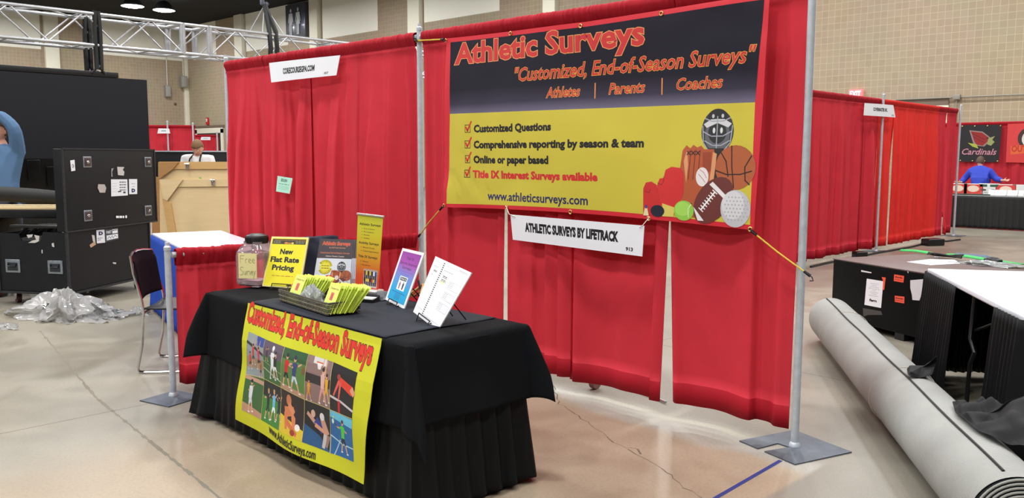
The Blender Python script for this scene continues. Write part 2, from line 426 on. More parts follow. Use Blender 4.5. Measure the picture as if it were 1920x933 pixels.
# cream infill panels set in the wall face, above z = 7.74
b.mat(creamp)
for x0, x1 in ((-49.8, -46.76), (-43.0, -38.33), (-34.88, -30.07), (-26.5, -21.53)): b.bx(x0, x1, YB-.03, YB+.02, 7.74, ZC+.1)
structure(b.build('wall_back', None, None, False, weld=False))
b = MB(); b.mat(blockm); b.bx(XL-.3, XL, -30, YB, 0, ZC+.2); b.mat(creamp)
for y0, y1 in ((17.2, 22.4), (8.6, 13.7), (0, 5)): b.bx(XL-.02, XL+.03, y0, y1, 7.74, ZC+.1)
structure(b.build('wall_left', None, None, False, weld=False))
for i, (x0, x1) in enumerate(((-43.99, -43.09), (-35.8, -35.04), (-27.45, -26.6), (-18.83, -18.17))):
    b = MB(); b.rbox(((x0+x1)/2, YB-.12, ZC/2), (x1-x0, .3, ZC), .02); structure(b.build('trim_%d' % (i+1), creamc, None))
b = MB(); b.rbox((XL+.12, 14.25, ZC/2), (.3, .78, ZC), .02); structure(b.build('trim_5', creamc, None))
b = MB(); b.rbox((XL+.12, YB-.12, ZC/2), (.26, .26, ZC), .02); structure(b.build('trim_6', creamc, None))
b = MB(); b.bx(-60, 30, -30, 30, ZC, ZC+.3); structure(b.build('ceiling', ceilm, None, False))

# ledge and recessed doorways in the back wall
darkrec = mat('lintel_painted_shade', (120, 104, 90), .7, 0, 'plain', 4, .05, .05)  # shade of the door recess put into the lintel's brown colour
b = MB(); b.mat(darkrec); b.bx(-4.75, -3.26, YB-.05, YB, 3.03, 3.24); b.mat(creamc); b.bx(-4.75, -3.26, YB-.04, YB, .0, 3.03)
structure(b.build('door_1', None, None, False, weld=False))
b = MB(); b.mat(darkrec); b.bx(-50.0, -46.0, YB-.06, YB, 3.3, 3.45); b.mat(creamc); b.bx(-50.0, -46.2, YB-.05, YB, 2.95, 3.28); b.bx(-50.0, -49.7, YB-.05, YB, 0, 3.2); b.bx(-46.5, -46.2, YB-.05, YB, 0, 3.2)
b.mat(mat('dark_doorway', (50, 44, 40), .8)); b.bx(-49.7, -46.5, YB-.03, YB, 0, 2.95)
structure(b.build('door_2', None, None, False, weld=False))

# conduit along the right part of the back wall
cond = mat('grey_conduit', (150, 146, 136), .5, .3)
t = thing('conduit', 'thin grey electrical conduit running along the beige block wall with a square junction box', 'conduit', (-3.0, YB, 3.2))
b = MB(); b.cyl((-4.7, YB-.09, 3.235), (6, YB-.09, 3.235), .022, 8); b.cyl((-3.03, YB-.09, 3.2), (-3.03, YB-.09, 1.2), .018, 8); b.build('pipe', cond, t)
b = MB(); b.rbox((-3.03, YB-.11, 3.235), (.2, .12, .14), .01); b.build('junction_box', cond, t)

def wall_box(loc, d, label, pipe=None, nrm='x'):
    t = thing('electrical_box', label, 'electrical box', loc)
    b = MB(); b.rbox(loc, d, .02); b.build('box_body', mat('grey_enclosure', (150, 152, 146), .5, .2), t)
    b = MB(); b.rbox((loc[0]+d[0]/2+.006 if nrm == 'x' else loc[0], loc[1], loc[2]), (.02, d[1]*.8, d[2]*.86), .01); b.build('cover', mat('grey_cover', (172, 172, 166), .5, .2), t)
    b = MB(); b.cyl((loc[0], loc[1], loc[2]+d[2]/2), (loc[0], loc[1], pipe), .045, 8); b.build('conduit_pipe', mat('pale_conduit', (205, 202, 190), .5, .2), t)
wall_box((-50.83, 21.2, 5.7), (.26, .36, .75), 'small grey electrical box on the beige wall left of the corner', ZC)
wall_box((-50.6, 22.2, 6.35), (.3, .4, .75), 'grey electrical box in the room corner above the red booth', ZC)
b = MB(); b.rbox((-50.93, 21.73, 4.9), (.06, .14, .14), .01); tag(b.build('wall_outlet', mat('brown_outlet', (110, 84, 66), .6)), 'tiny square brown outlet on the far left wall', 'outlet')
t = thing('fire_alarm', 'small red fire alarm strobe on the far block wall', 'fire alarm', (-48.1, YB-.06, 3.7))
b = MB(); b.rbox((-48.15, YB-.06, 3.72), (.3, .1, .46), .02); b.build('housing', mat('alarm_red', (200, 30, 34), .4), t)
b = MB(); b.rbox((-48.15, YB-.12, 3.78), (.12, .04, .2), .01); b.build('strobe_lens', mat('strobe_white', (230, 230, 230), .2), t)

# exit sign
t = thing('exit_sign', 'small lit red exit sign above the drape on the right', 'exit sign', (-5.93, YB-.12, 3.3))
b = MB(); b.rbox((-5.93, YB-.1, 3.47), (.42, .12, .26), .01); b.build('housing', emit('exit_face', (235, 120, 124), .75), t)
c = Canvas(.002, .003); c.text('EXIT', -6.1, 3.385, -5.76, .17, emit('exit_letters', (255, 236, 236), 1.3), bold=.03)
b = MB(); c.bake(b, lambda u, v, o: (u, YB-.165-o, v)); b.build('lettering', None, t, False)

# restroom sign
t = thing('restroom_sign', 'grey glossy restroom sign with a man and a woman figure high on the wall', 'sign', (-37.2, YB-.15, 8))
b = MB(); b.rbox((-37.2, YB-.14, 8.92), (1.95, .22, 1.85), .03); b.build('sign_panel', mat('restroom_grey', (86, 92, 104), .25, .2, 'plain', 2, .02, .05, coat=.5), t)
c = Canvas(.004, .006); W_ = mat('pictogram_pale', (206, 212, 216), .4)
for x, dress in ((-37.62, 0), (-36.86, 1)):
    c.disc(x, 9.5, .085, .105, W_); 
    if dress: c.poly([(x-.14, 9.36), (x+.14, 9.36), (x+.1, 9.02), (x+.22, 8.72), (x-.22, 8.72), (x-.1, 9.02)], W_)
    else: c.poly([(x-.15, 9.36), (x+.15, 9.36), (x+.16, 8.74), (x-.16, 8.74)], W_)
    c.limb((x-.14, 9.34), (x-.23, 8.86), .08, .06, W_); c.limb((x+.14, 9.34), (x+.23, 8.86), .08, .06, W_)
    c.limb((x-.07, 8.8), (x-.07, 8.16), .11, .08, W_); c.limb((x+.07, 8.8), (x+.07, 8.16), .11, .08, W_)
b = MB(); c.bake(b, lambda u, v, o: (u, YB-.25-o, v)); b.build('pictograms', None, t, False)

# ------------------------------------------------------------------ lights
SC.view_settings.view_transform = 'Standard'; SC.view_settings.look = 'None'; SC.view_settings.gamma = 1; SC.view_settings.use_curve_mapping = False
SC.view_settings.exposure = EXPO
w = bpy.data.worlds.new('hall'); SC.world = w; w.use_nodes = True
w.node_tree.nodes['Background'].inputs[0].default_value = (1.0, .98, .95, 1); w.node_tree.nodes['Background'].inputs[1].default_value = WORLD
la = bpy.data.lights.new('high_bay', 'AREA'); la.shape = 'DISK'; la.size = .9; la.energy = LAMP; la.color = (1.0, .985, .97)
k = 0
for x in (-46, -37, -28, -19, -10, -4, 2, 8):
    for y in (-16, -8, -2.5, 4, 11, 18):
        lo = bpy.data.objects.new('high_bay_light', la); COL.objects.link(lo); lo.location = (x+.5*(k % 2), y, ZC-.55); k += 1
lampm = emit('high_bay_lens', (235, 240, 255), 30)
for (x, y) in ((-41.38, 15.2), (-41.43, 16.9)):
    z = 9.3; t = thing('high_bay_lamp', 'bright round high bay lamp under the black ceiling, %s of the two' % ('left' if y < 16 else 'right'), 'lamp', (x, y, z), group=None)
    b = MB(); b.lathe([(.15, .5), (.3, .42), (.5, .1), (.52, .02), (.47, .02), (.3, .38), (.001, .4)], 24, (x, y, z)); b.build('reflector', mat('lamp_housing', (60, 60, 62), .4, .3), t)
    b = MB(); b.lathe([(.001, -.05), (.35, -.05), (.56, .0), (.001, .06)], 24, (x, y, z)); b.build('lens', lampm, t)
    b = MB(); b.cyl((x, y, z+.45), (x, y, ZC), .02, 8); b.build('hanger', blackwire, t)

# ------------------------------------------------------------------ pipe and drape
def upright(x, y, h, label, plate=.4, prot=0, notch=False, r=.02, off=(0, 0)):
    t = thing('drape_upright', label, 'pole', (x, y, 0), group=None)
    b = MB(); b.cyl((x, y, .006), (x, y, h), r, 20); b.build('pole', galv, t)
    b = MB(); b.lathe([(r*1.12, .0), (r*1.12, .02), (r*.7, .03), (r*.7, .05), (.001, .05)], 16, (x, y, h-.02)); b.build('cap', galv, t)
    p = plate/2; M = Matrix.Translation((x+off[0], y+off[1], 0)) @ Matrix.Rotation(prot, 4, 'Z'); b = MB()
    pts = [(-p, -p), (p, -p), (p, p), (-p, p)]
    if notch: pts = [(-p, -p), (-.06, -p), (-.075, -.045), (-.0, -.035), (-.012, -p), (p, -p), (p, p), (-p, p)]
    b.prism(pts, .007, M); b.build('base_plate', steel, t, bevel=.001, smooth=False)
    b = MB(); b.lathe([(r*1.5, .007), (r*1.4, .02), (r*1.05, .03)], 16, (x, y, 0)); b.build('base_socket', galv, t)
    return t
def crossbar(p, q, z, label):
    b = MB(); b.cyl((p[0], p[1], z), (q[0], q[1], z), .018, 14); return tag(b.build('crossbar', galv), label, 'pipe', 'crossbars inside the drape sleeves')
RES_ = 150
def drape(p, q, n, ztop, zbot, seed, label, mats=None, gath=1.5, folds=9, group=None, amp=1., gl=None, gr=None, slv=.1, name='drape', sleeve_r=.036, cat='drape', cap=.2, FF=None):
    "hanging panel with a gathered rod sleeve; p, q ends of its rod; n points to the room side"
    rn = random.Random(seed); p = V((*p, 0)); q = V((*q, 0)); n = V((*n, 0)).normalized(); Ln = (q-p).length; H = ztop-zbot
    F = []
    for k in range(folds):
        u0 = (k+rn.uniform(.15, .85))/folds
        wn_, ww_ = rn.uniform(.006, .013)/Ln, rn.uniform(.03, .11)/Ln
        if rn.random() < .5: wn_, ww_ = ww_, wn_
        F.append((u0, wn_, ww_, rn.choice((1, 1, -1))*rn.uniform(.03, .07)*amp, rn.uniform(-.05, .05)/Ln, rn.uniform(0, .5)))
    if FF: F = [(x/Ln, a/Ln, b_/Ln, h, 0, 0) for x, a, b_, h in FF]
    o1, o2 = rn.uniform(0, 99), rn.uniform(0, 99)
    rows = [(-.018, -slv*1.0, .5)]
    for k in range(9):
        a = R(-120+k*30*.95) if k else R(-120)
        rows.append((math.sin(a)*sleeve_r, -sleeve_r+math.cos(a)*sleeve_r, 1))
    rows.append((.014, -slv*.93, .6)); rows.append((.010, -slv, .25)); rows.append((.016, -slv*1.12, .5))
    nb = 34; zs = [slv*1.25+(H-.12-slv*1.25)*k/nb for k in range(nb+1)]+[H-.1195, H-.06, H]
    nbody = len(rows)
    def gather(u):
        x = u*Ln
        g = noise.noise(V((x*55, o1, 0)))*.6+noise.noise(V((x*23, o2, 1)))*.6
        return g*(.35+.9*max(0, noise.noise(V((x*3, o1, 5)))+.35))
    def disp(u, d):
        s_ = 0; g = min(1, .35+d*1.1)
        for u0, wl, wr, a, dr, start in F:
            c_ = u0+dr*d; w_ = (wl if u < c_ else wr)*(1+.5*d); f_ = math.exp(-((u-c_)/w_)**2)
            s_ += a*f_*g*(min(1, max(.2, (d-start*.4)*4+.3)))
        s_ += .012*math.sin(u*Ln*9+o1+d*1.2)*g+.010*noise.noise(V((u*Ln*6, d*1.1, o2)))
        return s_
    nu = max(24, int(Ln*RES_)); W = nu+1; vs = []; 
    tot = len(rows)+len(zs)
    for j in range(tot):
        for i in range(W):
            u = i/nu; 
            if j < nbody:
                off, dz, g = rows[j]; z = ztop+dz; off += gather(u)*.012*g*gath*(1 if j > 1 else 0); z += gather(u+.37)*.006*g*gath
                d = max(0, -dz)/H; off += disp(u, 0)*.25 if j >= 10 else 0
            else:
                z = ztop-zs[j-nbody]; d = zs[j-nbody]/H; k = min(1, zs[j-nbody]/.3)
                off = .012*(1-k)+disp(u, d)*(.25+.75*k)+gather(u)*.008*(1-k)
                if j-nbody > nb: off += .0015
                if j == tot-1: z += .012*noise.noise(V((u*Ln*4, o1, 3)))
            L0 = (gl(d) if gl else 0); R0 = (gr(d) if gr else 0)
            if off > cap*.6: off = cap*.6+cap*.4*math.tanh((off-cap*.6)/(cap*.4))
            base = p+(q-p).normalized()*(L0+(Ln-L0+R0)*u)
            vs.append(base+n*off+V((0, 0, z)))
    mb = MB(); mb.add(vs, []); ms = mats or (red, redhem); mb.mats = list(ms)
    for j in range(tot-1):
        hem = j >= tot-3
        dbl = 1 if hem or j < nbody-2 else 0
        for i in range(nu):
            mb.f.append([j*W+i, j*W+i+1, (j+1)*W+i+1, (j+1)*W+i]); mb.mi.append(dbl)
    o = mb.build(name, None, None, True, solid=.0012); o.data.set_sharp_from_angle(angle=R(180))
    return tag(o, label, cat, group)
NV = (0, -1)      # towards the aisle
D_ = -2.93
upright(0, 0, 2.47, 'tall bare metal drape upright left of the large banner', .4, .2)
upright(3.037, 0, 2.6, 'tall metal drape upright at the right end, its grey base plate fully in view', .40, -.33, notch=True)
upright(D_, 0, 2.47, 'tall metal drape upright at the far left end of the red back wall', .4, .1)
upright(-.2334, -1.8628, .955, 'short metal upright holding the low red side rail drape', .27, .25, off=(.05, -.03))
crossbar((.02, 0), (3.02, 0), 2.405, 'metal crossbar inside the drape sleeve above the large banner')
crossbar((D_+.02, 0), (-.02, 0), 2.405, 'metal crossbar inside the drape sleeve left of the tall bare upright')
crossbar((-.01, -.03), (-.224, -1.84), .905, 'low metal crossbar inside the side rail drape sleeve')
g1 = 'red drape panels behind the large banner'
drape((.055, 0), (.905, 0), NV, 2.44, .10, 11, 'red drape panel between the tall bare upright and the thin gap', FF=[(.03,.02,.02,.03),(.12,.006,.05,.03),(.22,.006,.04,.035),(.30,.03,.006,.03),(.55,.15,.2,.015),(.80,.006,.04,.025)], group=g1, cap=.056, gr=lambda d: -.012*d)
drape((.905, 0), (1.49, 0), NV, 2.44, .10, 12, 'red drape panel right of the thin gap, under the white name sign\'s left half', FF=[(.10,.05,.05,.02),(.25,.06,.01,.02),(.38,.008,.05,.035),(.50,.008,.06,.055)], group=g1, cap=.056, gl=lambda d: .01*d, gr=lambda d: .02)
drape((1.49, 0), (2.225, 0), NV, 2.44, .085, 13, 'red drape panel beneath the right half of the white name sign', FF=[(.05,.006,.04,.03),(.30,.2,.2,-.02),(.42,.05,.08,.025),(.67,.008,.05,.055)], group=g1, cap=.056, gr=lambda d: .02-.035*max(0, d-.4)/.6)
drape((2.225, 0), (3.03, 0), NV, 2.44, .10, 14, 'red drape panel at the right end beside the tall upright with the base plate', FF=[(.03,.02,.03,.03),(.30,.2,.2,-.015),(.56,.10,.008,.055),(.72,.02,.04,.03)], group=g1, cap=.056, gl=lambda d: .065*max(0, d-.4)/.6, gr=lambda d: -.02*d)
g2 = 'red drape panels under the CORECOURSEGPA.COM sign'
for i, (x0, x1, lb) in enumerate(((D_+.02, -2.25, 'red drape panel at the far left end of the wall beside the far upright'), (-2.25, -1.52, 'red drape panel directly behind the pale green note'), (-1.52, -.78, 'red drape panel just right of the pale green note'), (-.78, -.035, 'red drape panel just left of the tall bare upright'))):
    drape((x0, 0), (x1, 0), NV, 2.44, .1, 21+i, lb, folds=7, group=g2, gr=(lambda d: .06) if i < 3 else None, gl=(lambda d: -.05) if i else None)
# low side rail
sd = V((-.2334, -1.8628)); nn = (-.99, .12)
g3 = 'low red side rail drapes'
drape((-.222, -1.82), (-.115, -.93), (.99, -.12), .945, .085, 31, 'low red side rail drape panel beside the short upright', folds=9, group=g3, gath=2.6, slv=.11, sleeve_r=.03)
drape((-.115, -.93), (-.012, -.05), (.99, -.12), .945, .085, 32, 'low red side rail drape panel running back to the tall upright', folds=9, group=g3, gath=2.6, slv=.11, sleeve_r=.03)

RES_ = 90
# perpendicular red wall on the right (x = -.4)
xr = -.40
for y, lb in ((9.9, 'slim white upright below the small sign on the right red wall'), (13.8, 'slim white upright at the far end of the right red wall')):
    upright(xr+.07, y, 2.52, lb, .36, 0, r=.02)
crossbar((xr, 7.45), (xr, 13.78), 2.40, 'long metal crossbar inside the sleeves of the right red wall')
g4 = 'drape panels of the right red wall'
ys = [6.6, 7.45, 8.1, 8.7, 9.3, 9.86, 10.55, 11.2, 12.05, 12.75, 13.2, 13.76]
for i in range(len(ys)-1):
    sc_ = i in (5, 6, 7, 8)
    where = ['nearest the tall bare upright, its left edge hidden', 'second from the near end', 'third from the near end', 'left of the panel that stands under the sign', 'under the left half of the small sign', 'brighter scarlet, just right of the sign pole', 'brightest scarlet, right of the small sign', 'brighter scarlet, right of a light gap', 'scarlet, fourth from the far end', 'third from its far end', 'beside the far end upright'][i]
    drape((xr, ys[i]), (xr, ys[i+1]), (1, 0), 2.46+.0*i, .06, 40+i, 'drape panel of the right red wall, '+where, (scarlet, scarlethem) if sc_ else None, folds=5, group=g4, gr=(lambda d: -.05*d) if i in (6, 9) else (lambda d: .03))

RES_ = 40
# ------------------------------------------------------------------ sight-line helpers used to place things
CAMP = V((CX, CY, CH))
def ray(u, v): return FW+R2*((u-960)/CF)-U2*((v-466.5)/CF)
def atz(u, v, z): d = ray(u, v); return CAMP+d*((z-CH)/d.z)
def aty(u, v, y): d = ray(u, v); return CAMP+d*((y-CY)/d.y)
def atx(u, v, x): d = ray(u, v); return CAMP+d*((x-CX)/d.x)
def atp(u, v, P, n): d = ray(u, v); return CAMP+d*((P-CAMP).dot(n)/d.dot(n))
BLK = (24, 22, 26); WHT = (236, 238, 242); ORG = (222, 122, 60); RDD = (196, 44, 44)

# ------------------------------------------------------------------ large banner
t = thing('vinyl_banner', 'large navy and yellow banner headed Athletic Surveys hanging on the red drapes', 'banner', (1.6, -.07, 1.15))
navyg = gradient('banner_navy_to_lilac', [(0, (108, 102, 126)), (.13, (56, 52, 70)), (.32, (27, 25, 39)), (1, (24, 21, 35))], 1, 1.815, 2.33)
byel = mat('banner_yellow_vinyl', (202, 188, 64), .45, 0, 'fabric', 5, .05, .02)
bred = mat('banner_red_vinyl', (206, 34, 50), .5, 0, 'fabric', 5, .05, .02)
def bwave(x, z):
    w_ = .006*math.sin(x*5+1)+.004*math.sin(z*7+x*2)
    d = math.hypot(x-.35, z-1.15); w_ += .010*math.exp(-d*2.2)*math.sin(math.atan2(z-1.15, x-.35)*17)*min(1, d*6)
    d = math.hypot(x-2.82, z-2.34); w_ += .008*math.exp(-d*2)*math.sin(math.atan2(2.34-z, 2.82-x)*12)
    w_ += .004*noise.noise(V((x*4, z*4, 2)))
    return w_
def bmap(x, z, o): return V((x, -.085-bwave(x, z)-o, z))
c = Canvas(.00002, .0)
def ledge(x): return 1.157+.024*math.sin(PI*min(1, max(0, (x-.351)/2.46)))-.015*(x-.351)/2.46
bot = [(.351+2.459*k/24, ledge(.351+2.459*k/24)) for k in range(25)]
c.poly(bot+[(2.855, 2.35), (1.65, 2.331), (1.02, 2.337), (.393, 2.348)], bred)
c.off += .0003
botp = [(.392+2.395*k/20, ledge(.392+2.395*k/20)+.026) for k in range(21)]
c.poly(botp+[(2.789, 1.806), (.431, 1.821)], byel)
c.poly([(.431, 1.821), (2.789, 1.806), (2.826, 2.322), (1.65, 2.302), (1.0, 2.309), (.434, 2.318)], navyg)
c.text('Athletic Surveys', .478, 2.165, 2.084, .142, RDD, bold=.03, outline=(226, 150, 90), ow=.022)
c.text('"Customized, End-of-Season Surveys"', 1.063, 2.012, 2.79, .088, RDD, bold=.012, shear=.25, outline=(226, 160, 60), ow=.022)
for w_, a, e in (('Athletes', 1.344, 1.614), ('Parents', 1.831, 2.089), ('Coaches', 2.308, 2.60)): c.text(w_, a, 1.893, e, .066, RDD, bold=.01, shear=.25, outline=(232, 170, 70), ow=.026)
for x in (1.725, 2.205): c.rect(x, 1.872, x+.008, 1.965, (226, 140, 70))
for tx_, a, e, z, col in (('Customized Questions', .671, 1.39, 1.689, BLK), ('Comprehensive reporting by season & team', .667, 2.094, 1.580, BLK), ('Online or paper based', .664, 1.368, 1.478, BLK), ('Title IX Interest Surveys available', .657, 1.762, 1.377, (204, 40, 42))):
    c.text(tx_, a, z, e, .05, col, bold=.05)
    x = a-.085; c.line([(x, z), (x+.05, z), (x+.05, z+.05), (x, z+.05), (x, z)], .005, (90, 60, 30)); c.line([(x+.008, z+.035), (x+.022, z+.01), (x+.062, z+.072)], .013, (206, 40, 36))
c.text('www.athleticsurveys.com', .798, 1.228, 1.686, .06, (34, 36, 92), bold=.02)
def gear(c, S, ox, oz, full=True):
    "sports gear group, drawn in the big banner's own metres, scaled by S about (ox, oz)"
    c.T = lambda p: (ox+(p[0]-2.09)*S, oz+(p[1]-1.18)*S)
    # catcher's mask
    c.disc(2.575, 1.66, .098, .118, (52, 54, 58)); c.disc(2.575, 1.735, .06, .046, (38, 38, 42)); c.disc(2.575, 1.64, .075, .09, (96, 98, 104)); c.disc(2.575, 1.655, .055, .06, (40, 42, 46))
    c.poly([(2.49, 1.70), (2.535, 1.725), (2.615, 1.725), (2.66, 1.70), (2.64, 1.68), (2.575, 1.705), (2.51, 1.68)], (206, 208, 212))
    for q in ((2.555, 1.665), (2.60, 1.665)): c.disc(q[0], q[1], .008, .016, (214, 214, 216))
    for q in ((2.548, 1.742), (2.605, 1.742)): c.disc(q[0], q[1], .008, .011, (190, 192, 196))
    for pts in ([(2.575, 1.74), (2.572, 1.55)], [(2.485, 1.69), (2.492, 1.6), (2.53, 1.55)], [(2.665, 1.69), (2.655, 1.6), (2.61, 1.55)], [(2.49, 1.66), (2.54, 1.635), (2.61, 1.635), (2.66, 1.66)], [(2.5, 1.61), (2.55, 1.585), (2.6, 1.585), (2.65, 1.61)], [(2.50, 1.73), (2.54, 1.715), (2.61, 1.715), (2.65, 1.73)]): c.line(pts, .006, (160, 164, 176))
    c.poly([(2.53, 1.57), (2.62, 1.57), (2.6, 1.38), (2.54, 1.38)], (40, 38, 40))
    # glove
    c.poly([(2.345, 1.44), (2.36, 1.56), (2.385, 1.588), (2.41, 1.57), (2.43, 1.59), (2.455, 1.575), (2.48, 1.585), (2.50, 1.565), (2.56, 1.565), (2.575, 1.5), (2.565, 1.40), (2.545, 1.3), (2.50, 1.19), (2.37, 1.19), (2.36, 1.3)], (176, 84, 48))
    c.poly([(2.37, 1.5), (2.39, 1.565), (2.40, 1.48), (2.39, 1.38)], (214, 150, 104)); c.poly([(2.555, 1.55), (2.578, 1.54), (2.56, 1.36), (2.535, 1.36)], (214, 150, 104))
    for x in (2.415, 2.445, 2.475): c.line([(x, 1.56), (x-.012, 1.40)], .005, (104, 44, 28))
    for x in (2.40, 2.43, 2.46): c.line([(x-.01, 1.555), (x+.01, 1.535)], .006, (46, 28, 24)); c.line([(x-.01, 1.535), (x+.01, 1.555)], .006, (46, 28, 24))
    c.poly([(2.49, 1.55), (2.545, 1.55), (2.545, 1.45), (2.495, 1.42)], (150, 66, 40)); c.disc(2.492, 1.415, .04, .052, (226, 220, 220)); c.line([(2.468, 1.43), (2.49, 1.41), (2.512, 1.385)], .003, (190, 70, 70)); c.line([(2.475, 1.455), (2.5, 1.44), (2.52, 1.41)], .003, (190, 70, 70))
    for k in range(5): c.line([(2.385+k*.03, 1.268-k*.004), (2.4+k*.03, 1.27-k*.004)], .005, (46, 28, 24))
    # basketball
    c.disc(2.69, 1.468, .118, .118, (172, 92, 54)); 
    for pts in ([(2.665, 1.582), (2.67, 1.47), (2.685, 1.36)], [(2.576, 1.45), (2.64, 1.43), (2.72, 1.432), (2.785, 1.45)], [(2.605, 1.545), (2.635, 1.50), (2.65, 1.42)], [(2.782, 1.53), (2.745, 1.47), (2.75, 1.40), (2.775, 1.38)]): c.line(pts, .007, (52, 30, 24))
    # boxing gloves
    c.poly([(2.1, 1.19), (2.098, 1.34), (2.115, 1.375), (2.155, 1.382), (2.19, 1.365), (2.205, 1.33), (2.225, 1.25), (2.22, 1.19)], (196, 40, 40)); c.line([(2.11, 1.325), (2.14, 1.318), (2.15, 1.335)], .004, (130, 20, 26))
    c.poly([(2.24, 1.2), (2.21, 1.30), (2.195, 1.36), (2.21, 1.40), (2.238, 1.405), (2.25, 1.45), (2.29, 1.468), (2.35, 1.462), (2.372, 1.43), (2.375, 1.33), (2.33, 1.2)], (204, 44, 44)); c.line([(2.20, 1.375), (2.225, 1.365), (2.238, 1.385), (2.24, 1.41)], .004, (136, 22, 28))
    c.poly([(2.232, 1.26), (2.315, 1.24), (2.31, 1.186), (2.235, 1.186)], (214, 196, 96))
    # football
    c.disc(2.562, 1.288, .15, .096, (104, 46, 42), rot=.85); c.poly([(2.54, 1.375), (2.56, 1.39), (2.665, 1.30), (2.655, 1.28)], (226, 222, 224)); c.poly([(2.44, 1.25), (2.455, 1.235), (2.51, 1.175), (2.47, 1.175)], (226, 222, 224))
    c.line([(2.49, 1.235), (2.575, 1.335)], .008, (236, 236, 236))
    for k in range(8): x, z = 2.49+k*.0121, 1.235+k*.0143; c.line([(x-.013, z+.010), (x+.013, z-.010)], .006, (236, 236, 236))
    # golf ball
    c.disc(2.70, 1.25, .088, .1, (190, 190, 196)); c.disc(2.685, 1.268, .066, .076, (210, 210, 214))
    for i in range(7):
        for j in range(7):
            x, z = 2.64+i*.02+(j % 2)*.01, 1.19+j*.02
            if math.hypot(x-2.70, z-1.25) < .082: c.disc(x, z, .005, .005, (168, 168, 176), n=6); c.off -= c.step
    # tennis ball, puck, shuttle
    c.disc(2.378, 1.225, .066, .056, (140, 196, 70)); c.disc(2.37, 1.235, .05, .04, (160, 212, 90)); c.line([(2.425, 1.262), (2.405, 1.235), (2.41, 1.19)], .005, (216, 232, 190))
    c.disc(2.20, 1.215, .048, .034, (24, 28, 46)); c.poly([(2.10, 1.185), (2.14, 1.185), (2.128, 1.23), (2.112, 1.23)], (224, 214, 170)); c.disc(2.12, 1.236, .009, .011, (62, 70, 140))
    c.T = None
gear(c, 1, 2.09, 1.18)
b = MB(); c.bake(b, bmap, .08, .08)
o = b.build('banner_sheet', None, t, True)
me = o.data; uvl = me.uv_layers.new(name='print'); I = wm(t)
for lp in me.loops: q = I @ me.vertices[lp.vertex_index].co; uvl.data[lp.index].uv = (q.x, q.z)
b = MB(); c2 = Canvas(.00002, -.0015); c2.poly(bot+[(2.855, 2.35), (1.65, 2.331), (1.02, 2.337), (.393, 2.348)], bred); c2.bake(b, bmap, .08, .08)
b2 = MB().mat(bred)
b2.add([bmap(x, z, -.0012) for x, z in bot]+[bmap(2.81+.045*k/12, ledge(2.81)+(2.35-ledge(2.81))*k/12, -.0012) for k in range(1, 13)]+[bmap(2.855-2.462*k/12, 2.35-.002*k/12-.014*math.sin(PI*k/12), -.0012) for k in range(1, 13)], [])
b.build('banner_back', None, t, True)
brass = mat('brass_grommet', (206, 176, 110), .3, .9, 'plain', 30, .02, .1)
gro = [(.385, 2.335), (1.02, 2.323), (1.62, 2.31), (2.2, 2.32), (.365, 1.168), (.99, 1.181), (1.55, 1.178), (2.14, 1.168), (2.79, 1.146)]
for x, z in gro:
    b = MB(); ring = [V(bmap(x+.011*math.cos(a), z+.011*math.sin(a), .003)) for a in [2*PI*k/14 for k in range(14)]]; b.tube(ring, .0035, 6, closed=True); b.build('grommet', brass, t)

def bungee(pts, label, hooks=True):
    t = thing('elastic_tie', label, 'cord', pts[0])
    b = MB(); b.tube(pts, .0045, 8); b.build('elastic_cord', yellowcord, t)
    for a, c_ in ((pts[0], pts[1]), (pts[-1], pts[-2])):
        a = V(a); d = (V(c_)-a).normalized(); b = MB(); b.tube([a-d*.01, a+d*.03], [.009, .007], 8)
        nn = d.orthogonal().normalized(); b.tube([a+d*.0, a-d*.02, a-d*.035+nn*.012, a-d*.022+nn*.024], .003, 6); b.build('hook', blackwire, t)
bungee([(2.805, -.095, 1.133), (2.95, -.09, 1.035), (3.10, -.05, .93)], 'yellow and black bungee tying the banner bottom right corner to the right upright')
bungee([(.345, -.095, 1.152), (.19, -.08, 1.04), (.03, -.045, .925)], 'yellow bungee cord tying the banner bottom left corner down to the tall upright')
bungee([(.372, -.095, 2.343), (.2, -.07, 2.356), (.01, -.04, 2.372)], 'yellow bungee cord tying the banner top left corner to the tall upright')
t = thing('bungee_loop', 'short brown bungee loop wound round the tall upright near its top', 'cord', (0, 0, 2.37))
b = MB(); b.tube([(.026*math.cos(a), .026*math.sin(a), 2.372+.004*math.sin(a)) for a in [2*PI*k/16 for k in range(16)]], .005, 6, closed=True); b.build('elastic_cord', yellowcord, t)

